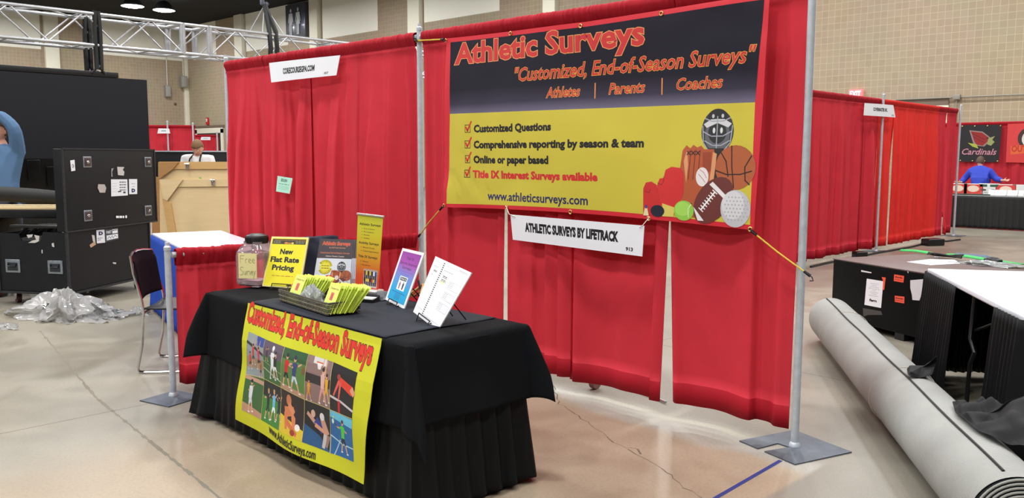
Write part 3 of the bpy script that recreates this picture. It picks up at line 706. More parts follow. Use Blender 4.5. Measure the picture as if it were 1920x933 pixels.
# ------------------------------------------------------------------ name signs
foam = mat('white_foam_board', (232, 234, 240), .5, 0, 'plain', 6, .02, .02)
def flat_sign(name, label, P, n, px, t_, draw, col=None, cat='sign', bend=0):
    "board whose four corners (TL, TR, BL, BR) are seen at px, standing in the plane P, n"
    n = V(n).normalized(); C4 = [atp(u, v, V(P), n) for u, v in px]
    W = (C4[1]-C4[0]).length; H = (C4[0]-C4[2]).length
    fn0, nn = quadmap(C4[0], C4[1], C4[2], C4[3], W, H)
    fn = (lambda u, v, o=0: fn0(u, v, o)+nn*bend*math.sin(PI*u/W)) if bend else fn0
    t = thing(name, label, cat, (C4[2]+C4[3])/2)
    b = MB(); b.mat(col or foam); N_ = 12 if bend else 1
    for k in range(N_):
        u0, u1 = W*k/N_, W*(k+1)/N_
        P8 = [fn(u0, 0), fn(u1, 0), fn(u1, H), fn(u0, H), fn(u0, 0, -t_), fn(u1, 0, -t_), fn(u1, H, -t_), fn(u0, H, -t_)]
        f_ = [(0, 1, 2, 3), (7, 6, 5, 4), (0, 4, 5, 1), (2, 6, 7, 3)]
        if k == 0: f_.append((3, 7, 4, 0))
        if k == N_-1: f_.append((1, 5, 6, 2))
        b.add(P8, f_)
    c = Canvas(.00002, .0004); draw(c, W, H); c.bake(b, fn, W/N_ if bend else 0, H/4)
    o = b.build('board', None, t, False, weld=False)
    uvl = o.data.uv_layers.new(name='print'); I = wm(t); e1 = (C4[3]-C4[2]).normalized(); e2 = nn.cross(e1)
    for lp in o.data.loops: q = I @ o.data.vertices[lp.vertex_index].co-C4[2]; uvl.data[lp.index].uv = (q.dot(e1)/W, q.dot(e2)/H)
    return t, fn, W, H
def d1(c, W, H):
    c.text('ATHLETIC SURVEYS BY LIFETRACK', W*.115, H*.40, W*.832, H*.33, BLK, bold=.06); c.text('913', W*.885, H*.13, W*.935, H*.12, BLK, bold=.04)
t, fn, W, H = flat_sign('name_sign', 'white name sign reading ATHLETIC SURVEYS BY LIFETRACK hanging under the large banner', (0, -.115, 1), (0, -1, 0), [(957, 402), (1208, 423), (961.5, 449), (1204, 480.5)], .004, d1)
for (gx, gz), cu in (((.99, 1.181), (.04, H-.012)), ((2.14, 1.168), (W-.03, H-.012))):
    e = fn(cu[0], cu[1], .002); a = V(bmap(gx, gz, .008)); b = MB()
    b.tube([a+V((-.004, 0, .012)), a+V((.008, -.004, .004)), a.lerp(e, .5)+V((0, -.012, -.012)), e+V((0, -.004, .004)), e+V((.004, .006, -.008))], .0025, 6)
    b.build('wire_hook', mat('white_wire', (226, 222, 214), .4, .2), t)
def d2(c, W, H):
    c.text('CORECOURSEGPA.COM', W*.215, H*.36, W*.69, H*.29, BLK, bold=.05); c.text('1017', W*.83, H*.12, W*.885, H*.11, BLK, bold=.04)
flat_sign('name_sign', 'white name sign reading CORECOURSEGPA.COM on the red drapes at the left', (0, -.07, 2), (0, -1, 0), [(504.5, 118), (637.5, 103.5), (508.5, 154.5), (630.5, 141)], .004, d2, bend=.012)
mint = mat('mint_paper', (176, 226, 204), .6, 0, 'plain', 20, .02, .02)
def d3(c, W, H):
    c.text('EDLEN', W*.27, H*.70, W*.68, H*.18, (30, 60, 50), bold=.03); c.greek(W*.15, W*.85, H*.52, H*.035, (70, 120, 100), 3)
    for k in range(3): c.greek(W*.15, W*.85, H*(.38-.09*k), H*.02, (120, 170, 150), 5)
t, fn, W, H = flat_sign('paper_note', 'pale green paper note reading EDLEN pinned to the left red drapes', (0, -.06, 1.2), (0, -1, 0), [(520.5, 329.5), (548.5, 334), (517.5, 358.5), (543, 363)], .0008, d3, mint, 'note')
b = MB(); e = fn(W*.5, H, 0); b.tube([e+V((0, -.004, -.006)), e+V((0, -.004, .012)), e+V((0, .01, .016))], .0015, 6); b.build('pin', chrome, t)
def d4(c, W, H):
    c.text('COVERMASTER INC', W*.26, H*.42, W*.73, H*.27, BLK, bold=.05); c.text('1012', W*.87, H*.1, W*.95, H*.12, BLK, bold=.03)
flat_sign('name_sign', 'small white name sign reading COVERMASTER INC on the right red wall', (-.30, 0, 0), (1, 0, 0), [(1621.5, 193), (1675, 197), (1619.5, 216), (1679, 220)], .004, d4, bend=.015)

# ------------------------------------------------------------------ display table
TC = V((1.345, -1.61, 0)); TR_ = R(-2.5); TL2, TW2, TH = .94, .32, .745
TM = Matrix.Translation(TC) @ Matrix.Rotation(TR_, 4, 'Z')
t = thing('folding_table', 'folding table hidden under the black cloth of the display', 'table', TC, TR_)
b = MB(TM); b.rbox((0, 0, TH-.018), (TL2*2, TW2*2, .03), .008); b.build('tabletop', mat('table_grey', (150, 148, 145), .5), t)
for sx in (-1, 1):
    for sy in (-1, 1):
        b = MB(TM); b.cyl((sx*.75, sy*.24, .0), (sx*.75, sy*.24, TH-.03), .014, 10); b.build('leg', galv, t)
# pleated skirt
def skirt_path(L, W, rad=.05, n=900):
    segs = []; P = []
    per = 4*(L+W)
    for k in range(n):
        s = per*k/n
        if s < 2*L: p, nn = (-L+s, -W), (0, -1)
        elif s < 2*L+2*W: p, nn = (L, -W+s-2*L), (1, 0)
        elif s < 4*L+2*W: p, nn = (L-(s-2*L-2*W), W), (0, 1)
        else: p, nn = (-L, W-(s-4*L-2*W)), (-1, 0)
        P.append((V((*p, 0)), V((*nn, 0)), s))
    return P
P = skirt_path(TL2+.002, TW2+.002)
def skirtfn(u, v):
    k = int(round(u*900)) % 900; p, nn, s = P[k]
    # blended normals round the corners
    q = V((0, 0, 0))
    for j in range(-14, 15, 2): q += P[(k+j) % 900][1]
    q.normalize()
    d = v; z = TH-.01-(TH-.035)*d
    front = nn.y < -.5
    ple = .016*math.sin(s*2*PI/.088+.6*math.sin(s*7))+.006*math.sin(s*61)
    am = (.25 if front else 1)*(.35+.65*d)+(.5*max(0, d-.8)/.2 if front else 0)
    off = .004+(.045 if front else .075)*d**1.3*1.0+(.10*d if q.x < -.3 else 0)*abs(q.x)+ple*am+.012*noise.noise(V((s*3, d*2, 1)))*d
    return p+q*off+V((0, 0, z+.006*math.sin(s*2*PI/.088)*max(0, d-.9)*10))
b = MB(TM); b.grid(skirtfn, 900, 26, closeu=True)
tag(b.build('table_skirt', blacksatin, None, True, solid=.0015), 'long black pleated skirt reaching the floor around the display table', 'table skirt')
# top cloth
OF, OR, OL, OB = .38, .36, .19, .2
def clothpt(s, t_, lift=0):
    a = max(0, abs(s)-TL2); bb = max(0, abs(t_)-TW2); sx = 1 if s > 0 else -1; sy = 1 if t_ > 0 else -1
    x = max(-TL2, min(TL2, s)); y = max(-TW2, min(TW2, t_)); H0 = TH+.004+lift
    if a == 0 and bb == 0: return V((x, y, H0+.0012*noise.noise(V((s*5, t_*5, 0)))))
    r = math.hypot(a, bb); th = math.atan2(bb, a); e = .018
    K = (.22 if sx > 0 else .34) if sy < 0 else .30
    w_ = .022+r*(.055+.08*math.cos(th)**2)+(K*math.sin(2*th)**1.3*r if (a > 0 and bb > 0) else 0)
    ph = th*(.42 if (sx > 0 and sy < 0) else 1)+(0 if not (sx > 0 and sy < 0) else PI/2*.58*max(0, (th-1.1)/(PI/2-1.1)) if th > 1.1 else 0)
    fold = .010*math.sin((t_ if bb == 0 else 0)*16+(s if a == 0 else 0)*11+1)*r*2.2+.010*noise.noise(V((s*5, t_*5, 4)))*r*3
    w_ += fold
    w_ = min(w_, r) if r < .03 else w_
    drop = math.sqrt(max(1e-6, r*r-min(w_, r*.8)**2))
    if r < .03: drop = r*r/.06; w_ = r*.8
    else: drop = drop-.012
    return V((x+sx*math.cos(ph)*w_, y+sy*math.sin(ph)*w_, max(.008, H0-drop)))
ss = [-TL2-OL+OL*k/22 for k in range(22)]+[-TL2+2*TL2*k/60 for k in range(61)]+[TL2+OR*k/26 for k in range(1, 27)]
tt = [-TW2-OF+OF*k/28 for k in range(28)]+[-TW2+2*TW2*k/24 for k in range(25)]+[TW2+OB*k/14 for k in range(1, 15)]
b = MB(TM); W = len(ss); b.add([clothpt(s, t_) for t_ in tt for s in ss], [(j*W+i, j*W+i+1, (j+1)*W+i+1, (j+1)*W+i) for j in range(len(tt)-1) for i in range(W-1)])
tag(b.build('tablecloth', blackcloth, None, True, solid=.0018), 'black cloth thrown over the display table, its corners hanging in folds over the skirt', 'tablecloth')
# runner with the yellow print
INV = TM.inverted()
FN = (TM.to_3x3() @ V((0, -1, 0)))
fy = -TW2-.062
FP = TM @ V((0, fy, 0))
def fl(u, v):            # photo point on the table front -> (along, height)
    q = INV @ atp(u, v, FP, FN); return (q.x, q.z)
tl, tr, br, bl = fl(455, 556), fl(705, 630), fl(697, 903), fl(457, 782)
ztop = TH+.012
def frn(u, v, o=0):      # front fall of the runner
    k = min(1, max(0, (v-.55)/.19)); d = max(0, TH-v)
    y = -TW2-.03-.045*min(1, d*5)-.045*d-.010*math.sin(u*9+v*3)*min(1, d*3)-.006*math.sin(v*14+u*4)*min(1, d*3)
    return TM @ V((u, y-o, v))
xl0, xr0 = tl[0], tr[0]
def sidel(v): d = max(0, (ztop-v)/(ztop-bl[1])); return xl0+(bl[0]-xl0)*d+.022*math.sin(PI*d)**2*(1 if d < 1 else 0)
def sider(v): d = max(0, (ztop-v)/(ztop-br[1])); return xr0+(br[0]-xr0)*d+.018*math.sin(PI*1.0*d)
def botz(u): k = (u-bl[0])/(br[0]-bl[0]); return bl[1]+(br[1]-bl[1])*k-.015*math.sin(PI*k)
t = thing('table_runner', 'dark table runner whose yellow front shows ten sports photos under the words Customized, End-of-Season Surveys', 'banner', TM @ V((.1, -TW2-.06, ztop)))
b = MB(); b.mat(yellowcloth)
def fgrid(i, j):
    k = j; v0 = ztop-.008; 
    # left to right fraction i, top to bottom fraction j
    ua, ub = sidel(v0+(bl[1]-v0)*j), sider(v0+(br[1]-v0)*j); u = ua+(ub-ua)*i; vb = botz(u); v = v0+(vb-v0)*j
    return frn(u, v)
b.mat(navycloth)
b.grid(lambda i, j: TM @ V((xl0+(xr0-xl0)*i+(.0 if j < .9 else 0), -TW2-.012+(TW2*2+.0)*j, ztop-.003+.002*math.sin(j*9+i*4)*min(1, j*5)-(.004 if j < .02 else 0))), 40, 24)
b.build('runner_cloth', None, t, True, solid=.0016, weld=False)
c = Canvas(.00002, .001)
v0_ = ztop-.008; OUT = [(sidel(v0_+(bl[1]-v0_)*j/20), v0_+(bl[1]-v0_)*j/20) for j in range(21)]+[(bl[0]+(br[0]-bl[0])*j/20, botz(bl[0]+(br[0]-bl[0])*j/20)) for j in range(1, 20)]+[(sider(br[1]+(v0_-br[1])*j/20), br[1]+(v0_-br[1])*j/20) for j in range(21)]
c.poly(OUT, yellowcloth); c.off = .0016
HB0, HB1 = fl(459, 601), fl(690, 681); HT0 = fl(459, 562)
sl = (HB1[1]-HB0[1])/(HB1[0]-HB0[0])
x0h, x1h = HB0[0]+.0, HB1[0]+.02
cap = .105
hv = HB0[1]; hv1 = HB1[1]
c.text('Customized, End-of-Season Surveys', x0h, hv, x1h, cap, (214, 46, 32), bold=.04, outline=(60, 20, 14), ow=.022, arc=lambda a: (hv1-hv)*a)
# ten photographs
gx = [467.7, 502, 540, 582, 628, 675.8]
topy = [621, 635, 649, 663, 678, 697]; midy = [700, 708, 723, 746, 765, 781]; boty = [765, 784, 803, 824, 846, 862]
GP = [[fl(x, y) for x, y in zip(gx, r_)] for r_ in (topy, midy, boty)]
def cellT(TLp, TRp, BLp, BRp):
    return lambda p: tuple((BLp[i]*(1-p[0])+BRp[i]*p[0])*(1-p[1])+(TLp[i]*(1-p[0])+TRp[i]*p[0])*p[1] for i in (0, 1))
SK = (206, 158, 130)
def athlete(c, x, y, h, shirt, short, sk=SK, arms=((-.16, .1), (.2, .22)), legs=((-.14, 0), (.16, .02)), hair=(50, 34, 28), lean=0):
    hip = (x, y+h*.48); sh = (x+lean*h, y+h*.80); kx = [(x+l[0]*h*.7, y+h*.25+l[1]*h) for l in legs]
    for l, k in zip(legs, kx): c.limb(hip, k, h*.12, h*.08, short); c.limb(k, (x+l[0]*h*1.2, y+l[1]*h), h*.075, h*.05, sk); c.limb((x+l[0]*h*1.2-h*.03, y+l[1]*h), (x+l[0]*h*1.2+h*.07, y+l[1]*h), h*.04, h*.04, (230, 230, 230))
    c.limb((hip[0], hip[1]-h*.05), sh, h*.17, h*.22, shirt)
    for a in arms: e = (sh[0]+a[0]*h*.6, sh[1]-h*.08+a[1]*h*.3); c.limb(sh, e, h*.08, h*.06, shirt); c.limb(e, (sh[0]+a[0]*h*1.2, sh[1]-h*.05+a[1]*h), h*.055, h*.04, sk)
    c.disc(sh[0]+lean*h*.3, sh[1]+h*.12, h*.065, h*.085, sk); c.disc(sh[0]+lean*h*.3, sh[1]+h*.155, h*.068, h*.06, hair)
def cells(c, GP):
    for r_ in range(2):
        for k in range(5):
            c.T = cellT(GP[r_][k], GP[r_][k+1], GP[r_+1][k], GP[r_+1][k+1]); i = r_*5+k; c.off = .0018
            if i == 0:   # volleyball
                c.rect(0, 0, 1, 1, (142, 152, 156)); c.rect(.55, .78, 1, 1, (52, 74, 150)); c.poly([(0, .82), (1, .62), (1, .55), (0, .75)], (40, 44, 50)); c.rect(0, .2, 1, .45, (150, 130, 110))
                athlete(c, .38, .28, .5, (206, 44, 66), (40, 40, 50), arms=((-.1, .5), (.2, .5))); athlete(c, .7, .2, .55, (214, 48, 90), (40, 36, 50), arms=((-.2, .5), (.1, .55))); athlete(c, .2, .15, .42, (214, 60, 56), (60, 60, 66)); athlete(c, .8, .02, .4, (160, 100, 60), (60, 50, 50))
            if i == 1:   # gridiron
                c.rect(0, 0, 1, 1, (58, 104, 54)); c.rect(0, .62, 1, 1, (92, 80, 96)); c.line([(0, .3), (1, .12)], .02, (196, 206, 190)); c.line([(0, .48), (1, .32)], .015, (150, 170, 146))
                athlete(c, .52, .1, .82, (226, 230, 238), (222, 224, 230), (200, 190, 190), arms=((-.14, -.05), (.2, .02)), hair=(232, 232, 238)); athlete(c, .68, .16, .66, (44, 40, 54), (226, 226, 232), arms=((.05, .1), (-.2, .0)), hair=(40, 40, 50)); athlete(c, .2, .5, .35, (80, 50, 70), (60, 60, 70))
            if i == 2:   # softball
                c.rect(0, 0, 1, 1, (84, 126, 62)); c.rect(0, .75, 1, 1, (44, 84, 50)); c.poly([(0, .14), (1, .1), (1, 0), (0, 0)], (176, 140, 116))
                athlete(c, .22, .1, .78, (190, 44, 46), (36, 34, 40), arms=((.2, -.1), (.25, .0)), hair=(40, 34, 40)); athlete(c, .55, .06, .82, (58, 62, 120), (196, 204, 220), arms=((.28, .08), (-.1, -.1)), legs=((-.1, 0), (.24, 0)), hair=(40, 44, 70)); c.disc(.9, .62, .07, .1, (120, 84, 60))
            if i == 3:   # basketball
                c.rect(0, 0, 1, 1, (136, 110, 108)); c.rect(0, .42, 1, .62, (46, 40, 44)); c.rect(.25, .86, .75, 1, (206, 206, 206)); c.line([(.38, .9), (.62, .9)], .03, (206, 84, 50)); c.poly([(.4, .89), (.6, .89), (.55, .76), (.45, .76)], (226, 222, 220))
                athlete(c, .68, .04, .78, (222, 176, 168), (214, 150, 150), arms=((-.05, .5), (.12, .45))); athlete(c, .84, .12, .6, (222, 166, 40), (222, 166, 40), arms=((-.1, .4), (.1, .1))); athlete(c, .15, .02, .48, (214, 150, 40), (206, 140, 36), arms=((-.1, -.1), (.12, -.1)))
            if i == 4:   # gymnastics
                c.rect(0, 0, 1, 1, (26, 24, 28)); c.line([(0, .3), (.5, .26), (1, .16)], .05, (196, 192, 196)); c.limb((.36, .7), (.92, .56), .15, .2, (214, 60, 40)); c.limb((.36, .68), (.15, .33), .09, .05, (214, 90, 80)); c.limb((.42, .66), (.38, .28), .09, .05, (214, 90, 80)); c.limb((.4, .26), (.42, 0), .1, .08, (196, 30, 34)); c.disc(.33, .76, .07, .06, (150, 60, 50)); c.limb((.86, .62), (1, .5), .14, .12, (216, 150, 120))
            if i == 5:   # baseball
                c.rect(0, 0, 1, 1, (56, 96, 50)); c.poly([(0, .26), (1, .14), (1, 0), (0, 0)], (182, 140, 116)); c.poly([(0, 1), (1, .92), (1, .82), (0, .9)], (190, 150, 128))
                athlete(c, .35, .05, .85, (206, 208, 216), (196, 198, 206), arms=((.12, .1), (-.12, -.1)), legs=((-.03, 0), (.14, .05)), hair=(30, 32, 50))
            if i == 6:   # lacrosse
                c.rect(0, 0, 1, 1, (60, 126, 48)); c.rect(0, .62, 1, 1, (28, 34, 36)); athlete(c, .3, .1, .72, (36, 40, 44), (40, 44, 50), arms=((-.25, -.1), (.12, .1)), hair=(190, 150, 90)); athlete(c, .62, .14, .72, (110, 180, 220), (228, 232, 236), arms=((.2, .15), (-.15, 0)), hair=(200, 160, 100)); athlete(c, .9, .2, .6, (34, 36, 50), (40, 40, 60))
            if i == 7:   # wrestling
                c.rect(0, 0, 1, 1, (44, 34, 34)); c.poly([(0, .42), (1, .24), (1, 0), (0, 0)], (214, 186, 50)); c.limb((.2, .5), (.6, .6), .24, .2, (206, 124, 80)); c.limb((.55, .62), (.62, .2), .2, .12, (214, 130, 86)); c.limb((.25, .5), (.3, .12), .16, .1, (206, 120, 78)); c.limb((.6, .6), (.86, .4), .16, .16, (40, 30, 44)); c.limb((.3, .3), (.75, .08), .13, .1, (206, 110, 70)); c.disc(.36, .8, .11, .13, (196, 120, 84)); c.limb((.36, .7), (.6, .55), .16, .12, (216, 140, 96)); c.disc(.76, .26, .1, .08, (236, 230, 226)); c.disc(.66, .72, .1, .1, (50, 36, 46)); c.disc(.58, .1, .1, .07, (150, 60, 40))
            if i == 8:   # swimmers
                c.rect(0, 0, 1, 1, (26, 28, 32)); c.poly([(0, .45), (.6, .28), (1, 0), (0, 0)], (36, 84, 130)); c.limb((.1, .72), (.4, .55), .09, .1, (196, 150, 130)); c.limb((.42, .62), (.7, .4), .2, .18, (50, 60, 140)); c.disc(.32, .74, .08, .09, (206, 170, 150)); c.limb((.66, .7), (.86, .36), .16, .2, (196, 150, 130)); c.disc(.66, .74, .09, .09, (216, 216, 222)); c.limb((.4, .5), (.85, .38), .1, .08, (206, 150, 120)); c.limb((.8, .36), (.75, .04), .14, .1, (190, 184, 186)); c.limb((.92, .36), (.86, .08), .12, .08, (150, 120, 110))
            if i == 9:   # tennis
                c.rect(0, 0, 1, 1, (30, 98, 160)); c.poly([(0, 1), (1, .97), (1, .76), (0, .84)], (98, 190, 222)); c.line([(0, .42), (.5, .3), (1, .3)], .03, (176, 206, 226)); c.line([(.18, 0), (.42, .38)], .03, (176, 206, 226)); c.line([(-.0, .0), (.0, .4)], .04, (176, 206, 226))
                athlete(c, .55, .12, .74, (70, 200, 62), (24, 28, 36), arms=((-.34, .0), (.22, -.1)), legs=((-.08, 0), (.2, -.02))); c.line([(.3, .66), (.16, .74)], .02, (40, 40, 40)); c.disc(.12, .76, .05, .06, (200, 220, 214)); c.disc(.14, .86, .025, .022, (220, 236, 60))
    c.T = None
    c.off = .003
    for k in range(1, 5): c.line([GP[0][k], GP[1][k], GP[2][k]], .003, (206, 190, 120), cap=False)
    c.line(GP[1], .003, (206, 190, 120), cap=False)
cells(c, GP)
u0, u1 = fl(519, 806), fl(606, 857); c.text('www.AthleticSurveys.com', u0[0], u0[1], u1[0], .045, BLK, bold=.02, arc=lambda a: (u1[1]-u0[1])*a-.012*math.sin(PI*a))
b = MB(); c.bake(b, frn, .04, .04); c2 = Canvas(.00002, -.0006); c2.poly(OUT, yellowcloth); c2.bake(b, frn, .04, .04)
b.build('front_print', None, t, False)
# ------------------------------------------------------------------ things on the display table
TZ = ztop+.002
def cardplane(x, y, yaw, lean):
    u = V((math.cos(yaw), math.sin(yaw), 0)); bk = V((-math.sin(yaw), math.cos(yaw), 0)); up = bk*math.sin(lean)+V((0, 0, 1))*math.cos(lean)
    return V((x, y, .765)), u.cross(up).normalized(), u, bk
def easel(fn, W, H, bk, label, lip=.02, hs=.45):
    "black wire easel behind a card: two front lips, uprights and a pair of rear legs"
    zt = TZ+.003
    foot = (fn(W*.5, 0)); t = thing('wire_easel', label, 'easel', V((foot.x, foot.y, TZ)))
    nn = (fn(0, 0, 1)-fn(0, 0, 0)); 
    for a in (.28, .72):
        p0 = fn(W*a, 0, -.006); lo = V((p0.x, p0.y, zt)); l2 = V(fn(W*a, 0, .022)); l2.z = zt; l3 = fn(W*a, H*.055, .014)
        top = fn(W*a, H*hs, -.022); mid = fn(W*a, 0, -.022); mid.z = zt
        b = MB(); b.tube([l3, l2, lo, mid, top], .0028, 8); b.build('front_wire', blackwire, t)
        q = V(top)+bk*(.10)+V((0, 0, 0)); q.z = zt
        b = MB(); b.tube([top, q], .0028, 8); b.build('rear_leg', blackwire, t)
    b = MB(); b.tube([fn(W*.28, H*.055, .014), fn(W*.72, H*.055, .014)], .0028, 8); b.build('front_lip', blackwire, t)
    b = MB(); b.tube([fn(W*.28, H*hs, -.022), fn(W*.72, H*hs, -.022)], .0028, 8); b.build('top_bar', blackwire, t)
    return t
# 1 yellow price sign (a thick pad)
P_, n_, u_, bk_ = cardplane(.63, -1.589, .563, .395)
def dprice(c, W, H):
    c.rect(W*.03, H*.02, W*.97, H*.97, (232, 220, 26)); c.rect(W*.05, H*.85, W*.95, H*.955, (56, 50, 26))
    c.text('Athletic Surveys by LifeTrack Services', W*.1, H*.925, W*.93, H*.016, (214, 150, 70), bold=.01)
    for k in range(3): c.greek(W*.08, W*.28, H*(.905-.018*k), H*.007, (150, 150, 120), 3); c.greek(W*.68, W*.92, H*(.905-.018*k), H*.007, (150, 150, 120), 3)
    c.disc(W*.43, H*.875, W*.05, H*.02, (206, 130, 60)); c.disc(W*.52, H*.87, W*.05, H*.015, (190, 120, 60)); c.disc(W*.6, H*.872, W*.035, H*.018, (216, 200, 90))
    c.text('New', W*.31, H*.655, W*.66, H*.105, BLK, bold=.045); c.text('Flat Rate', W*.09, H*.495, W*.86, H*.105, BLK, bold=.045); c.text('Pricing', W*.17, H*.335, W*.76, H*.105, BLK, bold=.045)
    c.greek(W*.2, W*.76, H*.215, H*.012, (190, 110, 40), 4)
    c.poly([(W*.66, H*.03), (W*.96, H*.03), (W*.96, H*.2), (W*.86, H*.12)], (226, 120, 40)); c.poly([(W*.62, H*.03), (W*.78, H*.03), (W*.74, H*.08), (W*.66, H*.06)], (60, 40, 24))
ycard = mat('pale_yellow_card', (226, 220, 150), .5)
t, fn, W, H = flat_sign('price_sign', 'yellow sign reading New Flat Rate Pricing standing on the black table', P_, n_, [(509.6, 443), (578.6, 444.6), (491.5, 536), (562, 541)], .012, dprice, ycard)
easel(fn, W, H, bk_, 'black wire easel holding the yellow price sign')
# 2 brochure stack: several sheets fanned to the right
P_, n_, u_, bk_ = cardplane(.816, -1.375, .546, .276)
def dbro(c, W, H):
    c.rect(0, 0, W, H, (218, 222, 232)); c.rect(0, H*.60, W, H, (70, 62, 68))
    c.text('Athletic Surveys', W*.1, H*.875, W*.93, H*.075, (206, 74, 52), bold=.035, outline=(236, 160, 120), ow=.02); c.text('by LifeTrack Services', W*.32, H*.81, W*.8, H*.03, (214, 150, 120), bold=.01)
    c.text('Customized End-of-Season Surveys', W*.07, H*.70, W*.93, H*.035, (206, 120, 90), bold=.02); c.text('Athletes | Parents | Coaches', W*.24, H*.635, W*.78, H*.025, (220, 200, 190), bold=.02, shear=.2)
    sx, sy = W*.27, H*.42; c.poly([(sx+math.cos(a)*W*(.2 if k % 2 else .12), sy+math.sin(a)*H*(.15 if k % 2 else .09)) for k, a in enumerate([2*PI*k/36 for k in range(36)])], (226, 214, 60)); c.disc(sx, sy, W*.11, H*.075, (230, 220, 60))
    c.greek(sx-W*.1, sx+W*.1, sy+H*.02, H*.015, (120, 100, 30), 3); c.greek(sx-W*.1, sx+W*.1, sy-H*.03, H*.015, (120, 100, 30), 3)
    gear(c, W*.88/.70, W*.12, 0)
t, fn, W, H = flat_sign('brochure', 'front brochure headed Athletic Surveys showing sports gear, leaning behind the basket', P_, n_, [(600, 447), (662, 449), (585.5, 538), (655.6, 541)], .0012, dbro, whitepaper, 'brochure')
def gback(c, W, H): c.rect(0, 0, W, H, (206, 214, 232)); c.rect(0, H*.62, W, H, (74, 68, 76)); c.rect(W*.8, 0, W, H*.2, (176, 150, 150))
for k, lb in enumerate(('second brochure of the stack, peeking out right of the front one', 'third brochure of the stack, a pale edge further right', 'rearmost brochure of the stack, next to the tall yellow banner')):
    d = .006+.006*k; sh = 3.2*(k+1)
    flat_sign('brochure', lb, P_-n_*d, n_, [(600+sh, 447.5), (662+sh, 449.5), (585.5+sh, 538), (655.6+sh, 541)], .0012, gback, whitepaper, 'brochure')
easel(lambda u, v, o=0: fn(u, v, o-.022 if o < 0 else o), W, H, bk_, 'black wire easel holding the stack of brochures')
# 3 tall yellow-orange banner stand
P_, n_, u_, bk_ = cardplane(1.132, -1.353, .18, .071)
tb = gradient('orange_to_yellow_print', [(0, (206, 58, 40)), (.22, (214, 84, 40)), (.45, (214, 150, 44)), (.75, (206, 192, 50)), (1, (196, 200, 60))], 1, 0, 1)
def dtall(c, W, H):
    c.rect(0, 0, W, H*.985, tb); 
    for i, (s_, v, ww) in enumerate((('Athletic Surveys', .875, .93), ('Activity Surveys', .635, .90), ('Title IX Surveys', .46, .88))): c.text(s_, W*.08, H*(v-.01), W*ww, H*.032, (50, 44, 20), bold=.03)
    for v, l in ((.815, 'End-of-Season'), (.775, 'Participants'), (.735, 'Parents'), (.695, 'Coaches'), (.575, 'Musical Groups'), (.53, 'Clubs/Organizations'), (.395, 'General'), (.35, 'Facilities')):
        c.disc(W*.2, H*(v+.006), W*.014, H*.005, BLK, n=8); c.text(l, W*.27, H*v, W*(.27+.034*len(l)), H*.016, (60, 50, 24), bold=.01)
    c.rect(W*.35, H*.08, W*.92, H*.31, (200, 190, 190)); c.off += .00002
    rn = random.Random(3)
    for k in range(14):
        x, y = W*(.40+.46*(k % 7)/6), H*(.10+.085*(k//7)); col = rn.choice([(46, 40, 60), (30, 30, 40), (200, 60, 50), (60, 80, 150), (226, 200, 80), (90, 60, 50), (230, 230, 230)])
        h = H*.12; c.limb((x, y), (x, y+h*.45), W*.05, W*.06, (50, 46, 60)); c.limb((x, y+h*.4), (x, y+h*.85), W*.07, W*.075, col); c.disc(x, y+h*.98, W*.022, H*.012, (190, 140, 110), n=10)
t, fn, W, H = flat_sign('tabletop_banner', 'tall narrow yellow to orange banner headed Athletic Surveys standing at the back of the table', P_, n_, [(671, 401), (718.5, 405.6), (665.5, 545), (708.6, 553)], .001, dtall, mat('orange_film', (206, 120, 50), .5), 'banner')
b = MB(); b.rbox((0, 0, 0), (W*1.05, .014, .012), .003, M=Matrix.Translation(fn(W/2, H, 0)) @ (fn(W, 0)-fn(0, 0)).to_track_quat('X', 'Z').to_matrix().to_4x4()); b.build('top_rail', mat('silver_rail', (206, 200, 196), .3, .6), t)
q = fn(W/2, 0, 0); b = MB(); b.rbox((0, 0, 0), (W*1.08, .075, .03), .012, M=Matrix.Translation((q.x, q.y+.004, TZ+.015)) @ Matrix.Rotation(.18, 4, 'Z')); b.build('base', mat('silver_rail', (206, 200, 196), .3, .6), t)
b = MB(); b.cyl((q.x+.02, q.y+.03, TZ+.02), fn(W/2+.01, H, -.012), .005, 8); b.build('pole', galv, t)
# 4 purple to blue sign
P_, n_, u_, bk_ = cardplane(1.544, -1.48, -.104, .368)
pb = gradient('cyan_to_purple_print', [(0, (32, 158, 208)), (.3, (40, 160, 212)), (.55, (118, 130, 200)), (.75, (160, 76, 168)), (1, (140, 62, 150))], 1, 0, 1)
def dblue(c, W, H):
    c.rect(W*.07, H*.05, W*.93, H*.95, pb)
    c.text('Title IX', W*.34, H*.82, W*.68, H*.05, (60, 22, 60), bold=.01); c.text('Sports Interest', W*.12, H*.725, W*.9, H*.05, (60, 22, 60), bold=.01); c.text('Surveys', W*.28, H*.645, W*.7, H*.05, (60, 22, 60), bold=.01)
    c.text('For Students, Parents', W*.16, H*.585, W*.84, H*.03, (110, 80, 170), bold=.0); c.text('and Coaches', W*.3, H*.54, W*.7, H*.025, (110, 80, 170), bold=.0)
    c.rect(W*.33, H*.26, W*.70, H*.51, WHT); c.rect(W*.36, H*.435, W*.67, H*.495, (50, 50, 56)); c.text('TITLE IX', W*.38, H*.45, W*.65, H*.03, WHT, bold=.02)
    for x, col in ((.43, (150, 110, 140)), (.59, (40, 50, 60))): c.disc(W*x, H*.405, W*.018, H*.013, col, n=10); c.limb((W*x, H*.39), (W*x, H*.28), W*.08, W*.05, col)
    c.greek(W*.18, W*.8, H*.205, H*.01, (16, 60, 110), 5)
    for k in range(5): c.greek(W*.36, W*.62, H*(.18-.022*k), H*.006, (16, 60, 110), 3)
t, fn, W, H = flat_sign('purple_blue_sign', 'narrow purple to blue sign headed Title IX Sports Interest Surveys on the table', P_, n_, [(754.9, 464.6), (795.6, 474), (722.3, 561), (757.5, 579)], .006, dblue, whitepaper)
